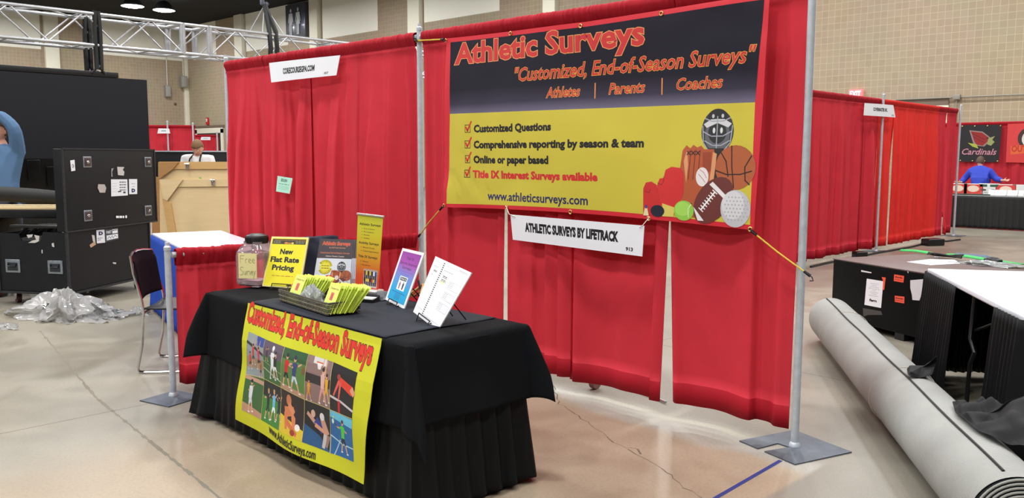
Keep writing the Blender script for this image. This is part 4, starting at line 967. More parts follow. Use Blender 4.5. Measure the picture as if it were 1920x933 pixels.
easel(fn, W, H, bk_, 'black wire easel holding the purple to blue sign', hs=.4)
# 5 spiral bound report
P_, n_, u_, bk_ = cardplane(2.007, -1.667, -.056, .424)
def ddoc(c, W, H):
    rl = lambda u0, v0, u1, w=.0012, col=(170, 174, 184): c.rect(W*u0, H*v0, W*u1, H*v0+w, col)
    for k in range(26):
        v = .07+.035*k; x = .30+.02*(1-v) if True else .3
        c.rect(W*(x-.012), H*v, W*(x+.012), H*(v+.016), (50, 50, 56)); c.off -= c.step
    c.off += c.step
    rl(.36, .93, .97); rl(.04, .93, .28); c.greek(W*.72, W*.95, H*.95, H*.006, (120, 120, 130), 4); c.greek(W*.36, W*.62, H*.85, H*.006, (120, 120, 130), 5)
    c.greek(W*.06, W*.2, H*.85, H*.006, (120, 120, 130), 3)
    for v, col in ((.76, (70, 40, 40)), (.70, (96, 90, 40))): c.greek(W*.40, W*.52, H*v, H*.012, col, 2); c.greek(W*.40, W*.54, H*(v-.02), H*.009, (90, 80, 70), 2)
    c.rect(W*.38, H*.655, W*.5, H*.672, (222, 226, 120)); c.greek(W*.1, W*.2, H*.78, H*.011, (70, 70, 40), 2); c.greek(W*.1, W*.2, H*.765, H*.008, (70, 70, 40), 2); c.disc(W*.1, H*.71, W*.012, H*.008, (200, 120, 120), n=8)
    for v in (.62, .44, .26):
        P4 = [(W*.62, H*v), (W*.95, H*v), (W*.95, H*(v+.12)), (W*.62, H*(v+.12)), (W*.62, H*v)]; c.line(P4, .0012, (180, 184, 194))
        for k in range(4): c.greek(W*.64, W*.76, H*(v+.1-.025*k), H*.005, (150, 150, 160), 2); c.rect(W*(.8+.04*k), H*v, W*(.8+.04*k)+.001, H*(v+.1), (186, 190, 200))
    for k in range(5): c.line([(W*.07, H*(.62-.11*k)), (W*.24, H*(.6-.11*k)), (W*.22, H*(.66-.11*k))], .0008, (190, 194, 204)); c.line([(W*.38, H*(.56-.1*k)), (W*.5, H*(.54-.1*k)), (W*.46, H*(.6-.1*k))], .0008, (190, 194, 204))
    rl(.36, .07, .95); rl(.04, .12, .26)
t, fn, W, H = flat_sign('bound_report', 'open white spiral bound report with tables leaning at the right end of the table', P_, n_, [(816.7, 480), (884, 510.9), (774.7, 584.2), (820.5, 619.7)], .006, ddoc, whitepaper, 'report')
b = MB()
for k in range(26):
    v = .078+.035*k; x = .30+.02*(1-v); c0 = fn(W*x, H*v, .001); e1 = (fn(W, 0)-fn(0, 0)).normalized(); n1 = fn(0, 0, 1)-fn(0, 0, 0)
    b.tube([c0+e1*.0045*math.cos(a)+n1*.0045*math.sin(a) for a in [PI*j/6 for j in range(7)]], .0009, 5)
b.build('spiral_binding', blackwire, t)
et = easel(fn, W, H, bk_, 'black wire easel with long rear legs holding the white bound report', hs=.5)

# glass jar
JX, JY, JR = .402, -1.605, R(17)
JM = Matrix.Translation((JX, JY, TZ)) @ Matrix.Rotation(JR, 4, 'Z')
def clear(name, tint, fac, rough=.08, bump=0):
    M = bpy.data.materials.new(name); M.use_nodes = True; nt = M.node_tree; N = nt.nodes; L = nt.links; N.remove(N['Principled BSDF'])
    t1 = N.new('ShaderNodeBsdfTransparent'); t1.inputs[0].default_value = lin(tint); g = N.new('ShaderNodeBsdfGlossy'); g.inputs['Roughness'].default_value = rough
    d = N.new('ShaderNodeBsdfDiffuse'); d.inputs[0].default_value = lin(tint); m1 = N.new('ShaderNodeMixShader'); m1.inputs[0].default_value = fac
    L.new(t1.outputs[0], m1.inputs[1]); L.new(d.outputs[0], m1.inputs[2]); fr = N.new('ShaderNodeLayerWeight'); fr.inputs[0].default_value = .35
    m2 = N.new('ShaderNodeMixShader'); L.new(fr.outputs['Fresnel'], m2.inputs[0]); L.new(m1.outputs[0], m2.inputs[1]); L.new(g.outputs[0], m2.inputs[2]); L.new(m2.outputs[0], N['Material Output'].inputs['Surface'])
    if bump:
        tc = N.new('ShaderNodeTexCoord'); nz = N.new('ShaderNodeTexNoise'); nz.inputs['Scale'].default_value = 25; L.new(tc.outputs['Object'], nz.inputs['Vector']); bp = N.new('ShaderNodeBump'); bp.inputs['Strength'].default_value = bump
        L.new(nz.outputs[0], bp.inputs['Height']); L.new(bp.outputs[0], g.inputs['Normal']); L.new(bp.outputs[0], fr.inputs['Normal']); L.new(bp.outputs[0], d.inputs['Normal'])
    return M
jarm = clear('jar_plastic_drape_tint', (250, 226, 232), .16, .06)  # clear plastic; the red drape seen through it is put into the pink tint
t = thing('jar', 'big clear plastic jar with a black lid at the left end of the black table', 'jar', (JX, JY, TZ), JR)
b = MB(JM); b.lathe([(.001, .002), (.09, .002), (.1, .012), (.102, .03), (.102, .175), (.097, .2), (.08, .226), (.066, .24), (.062, .248), (.062, .262)], 48, power=4.5)
b.v = b.v; b.build('glass_body', jarm, t)
b = MB(JM); b.lathe([(.06, .25), (.066, .25), (.066, .288), (.062, .295), (.034, .306), (.001, .308)], 40)
for k in range(40):
    a = 2*PI*k/40; b.box((0, 0, 0), (.003, .004, .03), M=Matrix.Rotation(a, 4, 'Z') @ Matrix.Translation((.0665, 0, .269)))
b.build('lid', blackplastic, t)
note = mat('cream_note_paper', (232, 222, 158), .6, 0, 'plain', 20, .02, .02)
def dnote(c, W, H):
    G = (96, 104, 70)
    def pen(pts): c.line([(W*x, H*y) for x, y in pts], .0022, G)
    pen([(.12, .62), (.11, .9), (.32, .9)]); pen([(.11, .78), (.28, .78)])
    pen([(.40, .62), (.40, .78)]); pen([(.40, .74), (.45, .78), (.5, .77)])
    for x in (.56, .76): pen([(x, .70), (x+.13, .71), (x+.11, .77), (x+.04, .78), (x, .72), (x+.02, .65), (x+.08, .62), (x+.14, .64)])
    pen([(.27, .42), (.2, .46), (.11, .43), (.11, .36), (.22, .28), (.23, .18), (.14, .13), (.07, .17)])
    pen([(.30, .30), (.31, .17), (.38, .15), (.42, .3), (.43, .15)]); pen([(.49, .15), (.49, .3)]); pen([(.49, .26), (.54, .3), (.57, .29)]); pen([(.59, .3), (.64, .16), (.69, .3)])
    pen([(.71, .23), (.79, .24), (.78, .3), (.73, .3), (.71, .22), (.75, .15), (.81, .17)]); pen([(.84, .3), (.88, .17)]); pen([(.94, .32), (.88, .17), (.82, .02)])
nl = JM.to_3x3() @ V((0, -1, 0)); Pn = JM @ V((0, -.1045, .1))
C4 = [atp(x, y, Pn, nl) for x, y in ((446.5, 474.3), (481.0, 475), (447.7, 521.5), (481.6, 522.5))]
Wn, Hn = (C4[1]-C4[0]).length, (C4[0]-C4[2]).length; fnn, _ = quadmap(*C4, Wn, Hn)
b = MB(); slab(b, fnn, Wn, Hn, .0006, note); c = Canvas(.00002, .0004); dnote(c, Wn, Hn); c.bake(b, fnn); o = b.build('label_paper', None, t, False, weld=False); o['label'] = 'cream note with Free Survey in handwriting'
stk = thing('card_stack', 'small stack of white cards inside the clear jar', 'cards', (JX, JY, TZ+.006), JR)
for k in range(3):
    b = MB(JM); b.rbox((.0, -.01, .012+.009*k), (.125, .115, .007), .001, rz=R(3*k-3)); b.build('card', whitepaper, stk, smooth=False)
b = MB(); q = atz(481, 537, TZ+.002); b.rbox(q, (.045, .03, .003), .0008, rz=R(30)); tag(b.build('paper_scrap', whitepaper), 'tiny white paper scrap between the jar and the price sign', 'paper')

# basket
q0, q1, q2 = atz(525.4, 563.7, TZ), atz(613.8, 592, TZ), atz(673.3, 585, TZ)
ang = math.atan2(q1.y-q0.y, q1.x-q0.x); BL_, BD, BH = (q1-q0).length, .175, .058
BM = Matrix.Translation((q0+q1)/2) @ Matrix.Rotation(ang, 4, 'Z') @ Matrix.Translation((0, BD/2, 0))
t = thing('wicker_basket', 'long low dark wicker basket holding yellow leaflets on the table', 'basket', BM.translation, ang)
wick = mat('dark_wicker', (74, 66, 52), .55, 0, 'plain', 60, .15, .25, rgb2=(40, 36, 32)); wickl = mat('pale_wicker', (140, 132, 104), .55, 0, 'plain', 60, .15, .2)
hx, hy = BL_/2, BD/2
b = MB(BM); b.mat(wick)
per = 2*(BL_+BD); ns = 92
def perim(s):
    s %= per
    if s < BL_: return V((-hx+s, -hy, 0)), V((0, -1, 0))
    s -= BL_
    if s < BD: return V((hx, -hy+s, 0)), V((1, 0, 0))
    s -= BD
    if s < BL_: return V((hx-s, hy, 0)), V((0, 1, 0))
    s -= BL_; return V((-hx, hy-s, 0)), V((-1, 0, 0))
for r_ in range(8):
    z = .004+r_*.0072; pts = []
    b.mat(wickl if r_ % 3 == 1 else wick)
    for k in range(ns*2):
        p, nn = perim(per*k/(ns*2)); fl_ = .0018*math.cos(PI*(k+r_)) ; pts.append(p*(1+.03*z/BH)+nn*fl_+V((0, 0, z)))
    b.tube(pts, .0031, 5, closed=True)
b.mat(wickl)
for k in range(ns):
    p, nn = perim(per*k/ns)
    if k % 2: b.box(p+nn*.0032+V((0, 0, BH/2)), (.0022, .0022, BH*.9), rz=0)
b.build('woven_body', None, t, True, weld=False)
b = MB(BM); b.tube([p*1.03+V((0, 0, BH+.002)) for p in [perim(per*k/60)[0] for k in range(60)]], .0045, 6, closed=True); b.build('rim', wick, t)
b = MB(BM); b.rbox((0, 0, .003), (BL_*.98, BD*.96, .004), .001); b.build('basket_bottom', wick, t)
# leaflets
leafm = mat('lime_yellow_paper', (226, 236, 84), .55, 0, 'plain', 20, .02, .02)
LW, LH = .105, .15
def leaflet_mesh(full):
    fnl = lambda u, v, o=0: V((u-LW/2, -o, v)); b = MB(); slab(b, fnl, LW, LH, .0016, leafm); c = Canvas(.00003, .0003); W, H = LW, LH
    c.rect(.003, .003, W-.003, H-.003, (214, 236, 110)); c.text('Complete Form', W*.12, H*.80, W*.9, H*.07, (140, 90, 40), bold=.03); c.line([(W*.1, H*.93), (W*.9, H*.93)], .0008, (150, 140, 60))
    if full: c.rect(W*.36, H*.43, W*.64, H*.70, (206, 110, 96)); c.rect(W*.41, H*.48, W*.59, H*.65, (196, 84, 80))
    else: c.rect(W*.36, H*.43, W*.64, H*.70, (206, 110, 96))
    for k in range(3): c.greek(W*.12, W*.88, H*(.32-.06*k), H*.012, (150, 186, 90), 4)
    c.bake(b, fnl); return b
me_l = None
groups = ((548.5, 551, 12, 'left', 'leaflets in the left half of the basket'), (613, 567.5, 14, 'right', 'leaflets in the right half of the basket'))
proto = leaflet_mesh(True).build('leaflet', None, None, False, world=False, weld=False)
first = True
ordn = ['front', 'second', 'third', 'fourth', 'fifth', 'sixth', 'seventh', 'eighth', 'ninth', 'tenth', 'eleventh', 'twelfth', 'thirteenth', 'rearmost']
for gx_, gy_, N_, side, grp in groups:
    rn = random.Random(5 if side == 'left' else 9)
    q = atp(gx_, gy_, BM @ V((0, -hy+.02, 0)), BM.to_3x3() @ V((0, -1, 0))); lq = BM.inverted() @ q
    for k in range(N_):
        f = k/(N_-1); lean = R(24+16*f+rn.uniform(-2, 2)); o = proto if first else proto.copy()
        if not first: COL.objects.link(o)
        first = False
        y0 = -hy+.012+(BD-.055)*f; z0 = .008
        Mx = BM @ Matrix.Translation((lq.x+rn.uniform(-.004, .004)+(.028*f if side == 'left' else .018*f), y0, z0)) @ Matrix.Rotation(R(4-10*f)+rn.uniform(-.05, .05), 4, 'Z') @ Matrix.Rotation(-lean, 4, 'X') @ Matrix.Rotation(rn.uniform(-.04, .05)+(.0 if side == 'left' else .04*f), 4, 'Y')
        o.location, rot, _ = Mx.decompose(); o.rotation_euler = rot.to_euler()
        od = 'rearmost' if k == N_-1 else ordn[k]
        tag(o, 'lime yellow leaflet in the basket, %s of the %s bunch' % (od, side), 'leaflet', grp)
        if k > 0 and side == 'right': o.location.z += .0
# crumpled clear bag between the bunches
bag = clear('clear_poly_bag', (236, 240, 246), .35, .2, .6)
def crumple(name, c0, rx, ry, rz, seed, label, cat, m_=None, n=40, spike=.35, base_z=None):
    rn = random.Random(seed); o1 = rn.uniform(0, 50); b = MB()
    def f(u, v):
        a = u*2*PI; t_ = v*PI/2; r = 1+spike*noise.noise(V((math.cos(a)*2.2+o1, math.sin(a)*2.2, v*3)))+.28*spike*noise.noise(V((math.cos(a)*9, math.sin(a)*9+o1, v*9)))
        z = math.sin(t_)*rz*(1+spike*1.6*noise.noise(V((math.cos(a)*3*math.cos(t_), math.sin(a)*3*math.cos(t_)+o1, 7))))+rz*.18*noise.noise(V((math.cos(a)*11*math.cos(t_), math.sin(a)*11*math.cos(t_)+o1, 3)))
        return V((c0[0]+math.cos(a)*math.cos(t_)*rx*r, c0[1]+math.sin(a)*math.cos(t_)*ry*r, c0[2]+max(0, z)))
    b.grid(f, n, n//2, closeu=True)
    return tag(b.build(name, m_ or bag), label, cat)
q = BM @ V((-.075, .0, .012))
crumple('plastic_bag', q, .07, .065, .075, 4, 'crumpled clear plastic bag between the two leaflet bunches in the basket', 'bag')
# card tray and small acrylic holder
q = atz(690, 564, TZ); t = thing('card_tray', 'small black card tray with white cards right of the basket', 'tray', (q.x, q.y, TZ), R(10))
M_ = Matrix.Translation((q.x, q.y, TZ)) @ Matrix.Rotation(R(20), 4, 'Z'); b = MB(M_)
b.prism([(-.05, -.03), (.05, -.03), (.05, .03), (-.05, .03)], .004, Matrix.Identity(4)); b.bx(-.05, .05, -.034, -.028, 0, .014); b.bx(-.05, .05, .028, .034, 0, .03)
b.prism([(-.034, 0), (.034, 0), (.034, .03), (.0, .018), (-.034, .012)], .004, Matrix.Translation((-.052, 0, 0)) @ Matrix.Rotation(PI/2, 4, 'Z') @ Matrix.Rotation(PI/2, 4, 'X')); b.prism([(-.034, 0), (.034, 0), (.034, .03), (.0, .018), (-.034, .012)], .004, Matrix.Translation((.048, 0, 0)) @ Matrix.Rotation(PI/2, 4, 'Z') @ Matrix.Rotation(PI/2, 4, 'X'))
b.build('tray_body', blackplastic, t)
cs = thing('business_cards', 'white business cards lying in the small black tray', 'cards', (q.x, q.y, TZ+.005), R(20)); b = MB(M_); b.rbox((0, -.0, .012), (.088, .052, .012), .001); b.build('card_block', whitepaper, cs, smooth=False)
b = MB(M_); b.rbox((0, 0, .0188), (.088, .052, .0012), .0003); o = b.build('top_card', whitepaper, cs, smooth=False)
q = atz(713, 561, TZ); M_ = Matrix.Translation((q.x, q.y, TZ)) @ Matrix.Rotation(R(15), 4, 'Z')
t = thing('card_holder', 'small clear acrylic card holder beside the black tray', 'holder', (q.x, q.y, TZ), R(15)); ac = clear('clear_acrylic', (226, 232, 240), .3, .05)
b = MB(M_); b.rbox((0, 0, .003), (.075, .05, .005), .001); b.rbox((0, .022, .022), (.075, .004, .042), .001); b.build('holder_body', ac, t)
b = MB(M_); b.rbox((0, -.022, .012), (.075, .004, .022), .001); b.build('front_lip', ac, t)
# bundle of tan bungee cords behind the report
q = atz(786, 562, TZ); t = thing('cord_bundle', 'bundle of tan and black cords lying behind the blue sign and the report', 'cord', (q.x, q.y, TZ))
tan = mat('tan_cord', (214, 160, 96), .6, 0, 'plain', 90, .1, .2); rn = random.Random(8)
for k in range(6):
    b = MB(); a0 = rn.uniform(-.4, .4); h0 = rn.uniform(.03, .075)
    pts = [V((q.x-.06+.12*s+rn.uniform(-.006, .006), q.y+.05*math.sin(a0+s*4)+k*.008-.02, TZ+.008+h0*math.sin(PI*s)**.8+rn.uniform(-.003, .003))) for s in [j/9 for j in range(10)]]
    b.tube(pts, .004, 6); b.build('cord_loop', tan if k < 4 else cordm, t)
b = MB(); b.tube([q+V((-.03, .02, .1)), q+V((0, .01, .05)), q+V((.02, 0, .03)), q+V((.03, -.01, .012))], .006, 6); b.build('hook', blackwire, t)

# navy jacket thrown over the side rail
jack = mat('navy_jacket_fabric', (26, 32, 52), .8, 0, 'fabric', 8, .15, .1)
b = MB(); rd = (V((-.015, -.05, 0))-V((-.222, -1.82, 0))).normalized(); nr = V((rd.y, -rd.x, 0))
def jk(u, v):
    s = .80+.32*u; base = V((-.222, -1.82, 0))+rd*s; Lf = .27+.05*math.sin(u*7); Lb = .22; d = (v-.45)/.55 if v > .45 else (v-.45)/.45
    bump = .014*math.sin(u*11+v*3)+.02*noise.noise(V((u*4, v*4, 3)))
    if d >= 0: out = .05+.035*d+bump; z = .957-Lf*d**1.2+.012*noise.noise(V((u*6, 1, 1)))
    else: out = -.05+bump*.5-.02*(-d); z = .957-Lb*(-d)**1.2
    if abs(d) < .12: out = .05*d/.12; z = .962+.008*noise.noise(V((u*9, 0, 0)))
    return base+nr*out+rd*(.05*(d if d > 0 else 0)*math.sin(u*5))+V((0, 0, z))
b.grid(jk, 30, 40); tag(b.build('jacket', jack, None, True, solid=.004, sub=1), 'dark navy jacket thrown over the low side rail behind the price sign', 'jacket')
# ------------------------------------------------------------------ left background
def decal(parent, name, P, n, px, draw, col=None, t_=.0015, lab=None):
    n = V(n).normalized(); C4 = [atp(u, v, V(P), n) for u, v in px]; W = (C4[1]-C4[0]).length; H = (C4[0]-C4[2]).length
    fn, nn = quadmap(*C4, W, H); b = MB(); slab(b, lambda u, v, o=0: fn(u, v, o+t_), W, H, t_, col or whitepaper)
    if draw: c = Canvas(.00003, .0006+t_); draw(c, W, H); c.bake(b, fn)
    o = b.build(name, None, parent, False, weld=False)
    if lab: o['label'] = lab
    return o
def pxprism(parent, name, pts, P, n, off, t_, m_, bevel=0):
    "solid of thickness t_ whose outline in the plane P, n (n towards the room) is seen at pts"
    n = V(n).normalized(); F = [atp(u, v, V(P), n) for u, v in pts]; k = len(F); b = MB()
    b.add([p+n*(off+t_) for p in F]+[p+n*off for p in F], [list(range(k)), list(range(k, 2*k))[::-1]]+[(i, (i+1) % k, k+(i+1) % k, k+i) for i in range(k)])
    return b.build(name, m_, parent, False, bevel=bevel)
# box truss
def box_truss(x, y0, y1, zb, zt, hw, label, vert=False):
    t = thing('truss', label, 'truss', (x, (y0+y1)/2, zb))
    for sx in (-1, 1):
        for z in (zb, zt):
            b = MB(); b.cyl((x+sx*hw, y0, z), (x+sx*hw, y1, z), .025, 10); b.build('chord', trussm, t)
    n = max(1, int(round((y1-y0)/.48))); st = (y1-y0)/n
    for k in range(n):
        a, c_ = y0+k*st, y0+(k+1)*st; up = k % 2
        for sx in (-1, 1):
            b = MB(); b.cyl((x+sx*hw, a, zt if up else zb), (x+sx*hw, c_, zb if up else zt), .013, 8); b.build('brace', trussm, t)
        for z in (zb, zt):
            b = MB(); b.cyl((x-hw, a if up else c_, z), (x+hw, a if up else c_, z), .013, 8); b.build('brace', trussm, t)
            b = MB(); b.cyl((x-hw if up else x+hw, a, z), (x+hw if up else x-hw, c_, z), .011, 8); b.build('brace', trussm, t)
    for y in (y0+.02, y1-.02):
        b = MB()
        for p, q in (((-hw, zb), (hw, zb)), ((-hw, zt), (hw, zt)), ((-hw, zb), (-hw, zt)), ((hw, zb), (hw, zt))): b.cyl((x+p[0], y, p[1]), (x+q[0], y, q[1]), .026, 8)
        b.build('end_frame', trussm, t)
XT, ZTB, ZTT = -8.25, 3.09, 3.53
box_truss(XT, -5.2, -.9, ZTB, ZTT, .25, 'aluminium box truss at the far left edge above the black screen')
box_truss(XT, -.9, 1.98, ZTB, ZTT, .25, 'aluminium box truss above the right half of the black screen')
box_truss(XT, 2.42, 7.6, ZTB, ZTT, .25, 'aluminium box truss running behind the red wall, right of its corner block')
t = thing('corner_block', 'cube shaped truss corner block between the two runs of truss', 'truss', (XT, 2.2, ZTB)); b = MB()
for sx in (-1, 1):
    for sy in (-1, 1): b.cyl((XT+sx*.25, 2.2+sy*.2, ZTB-.02), (XT+sx*.25, 2.2+sy*.2, ZTT+.02), .028, 8)
    for z in (ZTB, ZTT): b.cyl((XT+sx*.25, 2.0, z), (XT+sx*.25, 2.4, z), .026, 8); b.cyl((XT-.25, 2.2+sx*.2, z), (XT+.25, 2.2+sx*.2, z), .026, 8)
b.build('frame', trussm, t)
b = MB(); b.cyl((XT-.25, 2.0, ZTB), (XT+.25, 2.4, ZTT), .013, 8); b.cyl((XT-.25, 2.4, ZTT), (XT-.25, 2.0, ZTB), .013, 8); b.build('brace', trussm, t)
# LED wall
t = thing('video_wall', 'large matt black video screen hanging from the truss', 'screen', (-8.1, -1, 1.466))
b = MB(); b.rbox((-8.1, -1.55, 2.06), (.12, 5.94, 1.18), .006); b.build('screen_panel', ledm, t)
b = MB(); b.rbox((-8.1, -1.5, 2.69), (.14, 5.0, .075), .006); b.build('top_rail', blackplastic, t)
YS0, YS1 = atx(165, 90, -8.5).y, atx(184, 90, -8.0).y
for y in (YS0, YS1):
    s = thing('lifting_strap', 'black lifting strap from the truss to the black screen, %s of the two' % ('left' if y == YS0 else 'right'), 'strap', (-8.05, y, 2.72)); dx = -8.5 if y == YS0 else -8.0
    b = MB(); b.tube([(dx, y-.03, 2.75), (dx, y-.035, 3.3), (dx, y-.02, ZTT+.04), (dx, y+.02, ZTT+.04), (dx, y+.035, 3.3), (dx, y+.03, 2.75)], .036, 6); b.build('webbing', cordm, s)
    b = MB(); b.tube([(dx*.2-8.05*.8, y-.09, 2.70), (dx, y, 2.80), (dx*.2-8.05*.8, y+.09, 2.70)], .022, 6); b.build('bracket', blackplastic, s)
    b = MB(); b.sphere((dx, y, 2.79), .03, 10); b.build('shackle', steel, s)
HY = atx(497, 50, XT).y
t = thing('chain_hoist', 'dark chain and sling hoisting the truss left of the restroom sign', 'hoist', (XT, HY, ZTT)); b = MB()
for k in range(70):
    z = 4.2+k*.085; r_ = .04; b.tube([(XT+(r_*math.cos(a)*.6 if k % 2 else 0), HY+(0 if k % 2 else r_*math.cos(a)*.6), z+.05*math.sin(a)) for a in [2*PI*j/8 for j in range(8)]], 0.016, 5, closed=True)
b.build('chain', steel, t)
b = MB(); b.tube([(XT, HY, 4.2), (XT, HY-.04, 4.14), (XT, HY-.04, 4.06), (XT, HY+.02, 4.03), (XT, HY+.05, 4.08)], .04, 8); b.build('hook', steel, t)
for a_, c_ in (((0, HY, 4.04), (.25, HY-.2, ZTT)), ((0, HY, 4.04), (-.25, HY-.2, ZTT)), ((0, HY, 4.04), (.25, HY+.22, ZTT)), ((0, HY, 4.04), (-.25, HY+.22, ZTT))):
    b = MB(); b.cyl((XT+a_[0], a_[1], a_[2]), (XT+c_[0], c_[1], c_[2]), .007, 6); b.build('cable', galv, t)
for y in (HY-.07, HY+.05):
    b = MB(); b.tube([(XT, HY, 4.05), (XT+.25, y, ZTT+.05), (XT+.28, y, 3.3), (XT+.25, y, ZTB-.03)], .04, 6); b.build('sling', cordm, t)

# road cases
e1 = V((math.cos(R(123)), math.sin(R(123)), 0)); e2 = V((math.cos(R(213)), math.sin(R(213)), 0)); K0 = V((-4.13, -1.14, 0))
def casepos(a, b_, z): return K0+e1*a+e2*b_+V((0, 0, z))
CM = Matrix((e1, e2, V((0, 0, 1)))).transposed().to_4x4(); CM.translation = K0
def caster(parent, p, name='caster'):
    cb = MB(); cb.box((p[0], p[1], .122), (.09, .09, .008)); cb.cyl((p[0], p[1], .122), (p[0], p[1], .105), .03, 10)
    for s_ in (-1, 1): cb.prism([(-.03, .045), (.03, .045), (.045, .11), (-.035, .11)], .005, Matrix.Translation((p[0], p[1]+s_*.026, 0)) @ Matrix.Rotation(PI/2, 4, 'X'))
    o = cb.build(name, chrome, parent)
    w_ = MB(); w_.cyl((p[0], p[1]-.02, .051), (p[0], p[1]+.02, .051), .05, 20); w_.build('wheel', mat('maroon_wheel', (70, 22, 26), .5), o)
    h_ = MB(); h_.cyl((p[0], p[1]-.03, .051), (p[0], p[1]+.03, .051), .015, 10); h_.build('hub', chrome, o)
t = thing('road_case', 'black road case on casters with its end notched, standing beside the plastic wrap', 'road case', K0+e1*.68+e2*.39)
CL, CWd, Z0, Z1 = 1.365, .80, .13, .75
b = MB(CM)
b.bx(0, CL, 0, CWd, Z0, Z0+.02); b.bx(0, CL, 0, .015, Z0, Z1); b.bx(0, CL, CWd-.015, CWd, Z0, Z1-.02); b.bx(CL-.015, CL, 0, CWd, Z0, Z1)
b.prism([(0, Z0), (CWd, Z0), (CWd, Z1-.02), (.56, Z1-.02), (.52, Z1-.09), (.30, Z1-.09), (.27, Z1), (0, Z1)], .015, Matrix(((0, 0, 1, 0), (1, 0, 0, 0), (0, 1, 0, 0), (0, 0, 0, 1))))
b.build('case_body', casem, t, False)
b = MB(CM); 
for (x, y) in ((0, 0), (CL, 0), (0, CWd)): b.box((x, y, (Z0+Z1)/2), (.022, .022, Z1-Z0+.004))
b.box((CL/2, 0, Z0), (CL, .022, .022)); b.box((0, CWd/2, Z0), (.022, CWd, .022)); b.build('edge_trim', mat('worn_black_trim', (52, 54, 58), .4, .4, 'plain', 30, .1, .3), t)
for x in (.12, CL-.12):
    for y in (.1, CWd-.1):
        q = CM @ V((x, y, 0)); caster(t, q)
zinc = mat('zinc_plate', (150, 160, 168), .35, .7, 'plain', 30, .15, .2); zdark = mat('zinc_recess', (60, 66, 72), .4, .6)
for y in (.145, .635):
    b = MB(CM); b.rbox((-.004, y, .40), (.008, .17, .135), .012); o = b.build('handle_plate', zinc, t)
    g = MB(CM); g.rbox((-.009, y, .395), (.006, .12, .085), .006); g.build('recess', zdark, o)
    g = MB(CM); g.tube([(-.012, y-.045, .43), (-.022, y-.045, .40), (-.022, y+.045, .40), (-.012, y+.045, .43)], .007, 8); g.build('grip', blackplastic, o)
FR = (K0+V((0, 0, 0)), e1.cross(V((0, 0, 1))))        # right face plane
if FR[1].dot(CAMP-K0) < 0: FR = (K0, -FR[1])
LR = (K0, V((0, 0, 1)).cross(e2))
if LR[1].dot(CAMP-K0) < 0: LR = (K0, -LR[1])
def dD(c, W, H): c.text('D', W*.25, H*.62, W*.8, H*.24, (40, 36, 80), bold=.08); c.disc(W*.5, H*.73, W*.08, H*.05, WHT); c.greek(W*.1, W*.7, H*.35, H*.05, (90, 90, 100), 2); c.greek(W*.1, W*.5, H*.22, H*.05, (90, 90, 100), 2)
def dpart(c, W, H): c.rect(0, 0, W, H, (60, 62, 70)); c.rect(W*.05, H*.12, W*.95, H*.5, WHT); c.rect(W*.52, H*.58, W*.95, H*.92, WHT); c.text('PART', W*.06, H*.63, W*.46, H*.24, WHT, bold=.02); c.greek(W*.55, W*.9, H*.8, H*.07, BLK, 2); c.line([(W*.12, H*.2), (W*.25, H*.4), (W*.35, H*.22), (W*.5, H*.42), (W*.55, H*.2), (W*.72, H*.42), (W*.85, H*.25)], .006, BLK)
decal(t, 'sticker', *FR, [(180.5, 431), (195.5, 430), (181.5, 456), (197, 454.5)], dD)
decal(t, 'sticker', *FR, [(197.5, 429.5), (221, 427), (199, 453.5), (222.5, 448)], dpart)
def dirty(c, W, H): c.poly([(0, 0), (W*.5, H*.1), (W*.4, H*.5), (W*.8, H*.9), (W*.2, H), (W*.1, H*.5)], (196, 176, 150))
def torn(parent, P, n, pts, col=(196, 192, 186), nm='sticker_remnant'): return pxprism(parent, nm, pts, P, n, .0005, .001, ink(col))
torn(t, *FR, [(172, 440), (177, 441), (179, 456), (174, 452)], (206, 200, 196)); torn(t, *FR, [(168, 459), (177, 452), (180, 458), (170, 464)], (196, 160, 130)); torn(t, *FR, [(211, 491), (218, 492), (217, 495), (212, 494)])
torn(t, *LR, [(50, 440), (62, 439), (60, 444), (53, 446)]); torn(t, *LR, [(64, 440), (74, 442), (73, 452), (66, 455), (53, 455), (60, 451), (68, 449)]); torn(t, *LR, [(97, 456), (101, 455), (102, 463), (98, 462)]); torn(t, *LR, [(78, 468), (80, 468), (80, 475), (78, 474)])
# dark contents in the open case
s = thing('cable_gear', 'dark cables and brackets inside the open notched road case', 'equipment', CM @ V((.5, .4, .15)))
b = MB(CM); b.rbox((.62, .4, .42), (1.1, .6, .5), .02); b.build('gear_block', rubber, s)
rn = random.Random(2)
for k in range(7):
    b = MB(CM); x = .12+.14*k; b.tube([(x, .1, .68), (x+.05, .25, .78+rn.uniform(-.02, .03)), (x-.03, .5, .80), (x+.06, .7, .7)], .016, 6); b.build('cable', blackplastic, s)
b = MB(CM); b.rbox((.1, .42, .80), (.1, .55, .03), .005); b.build('bracket', blackplastic, s)
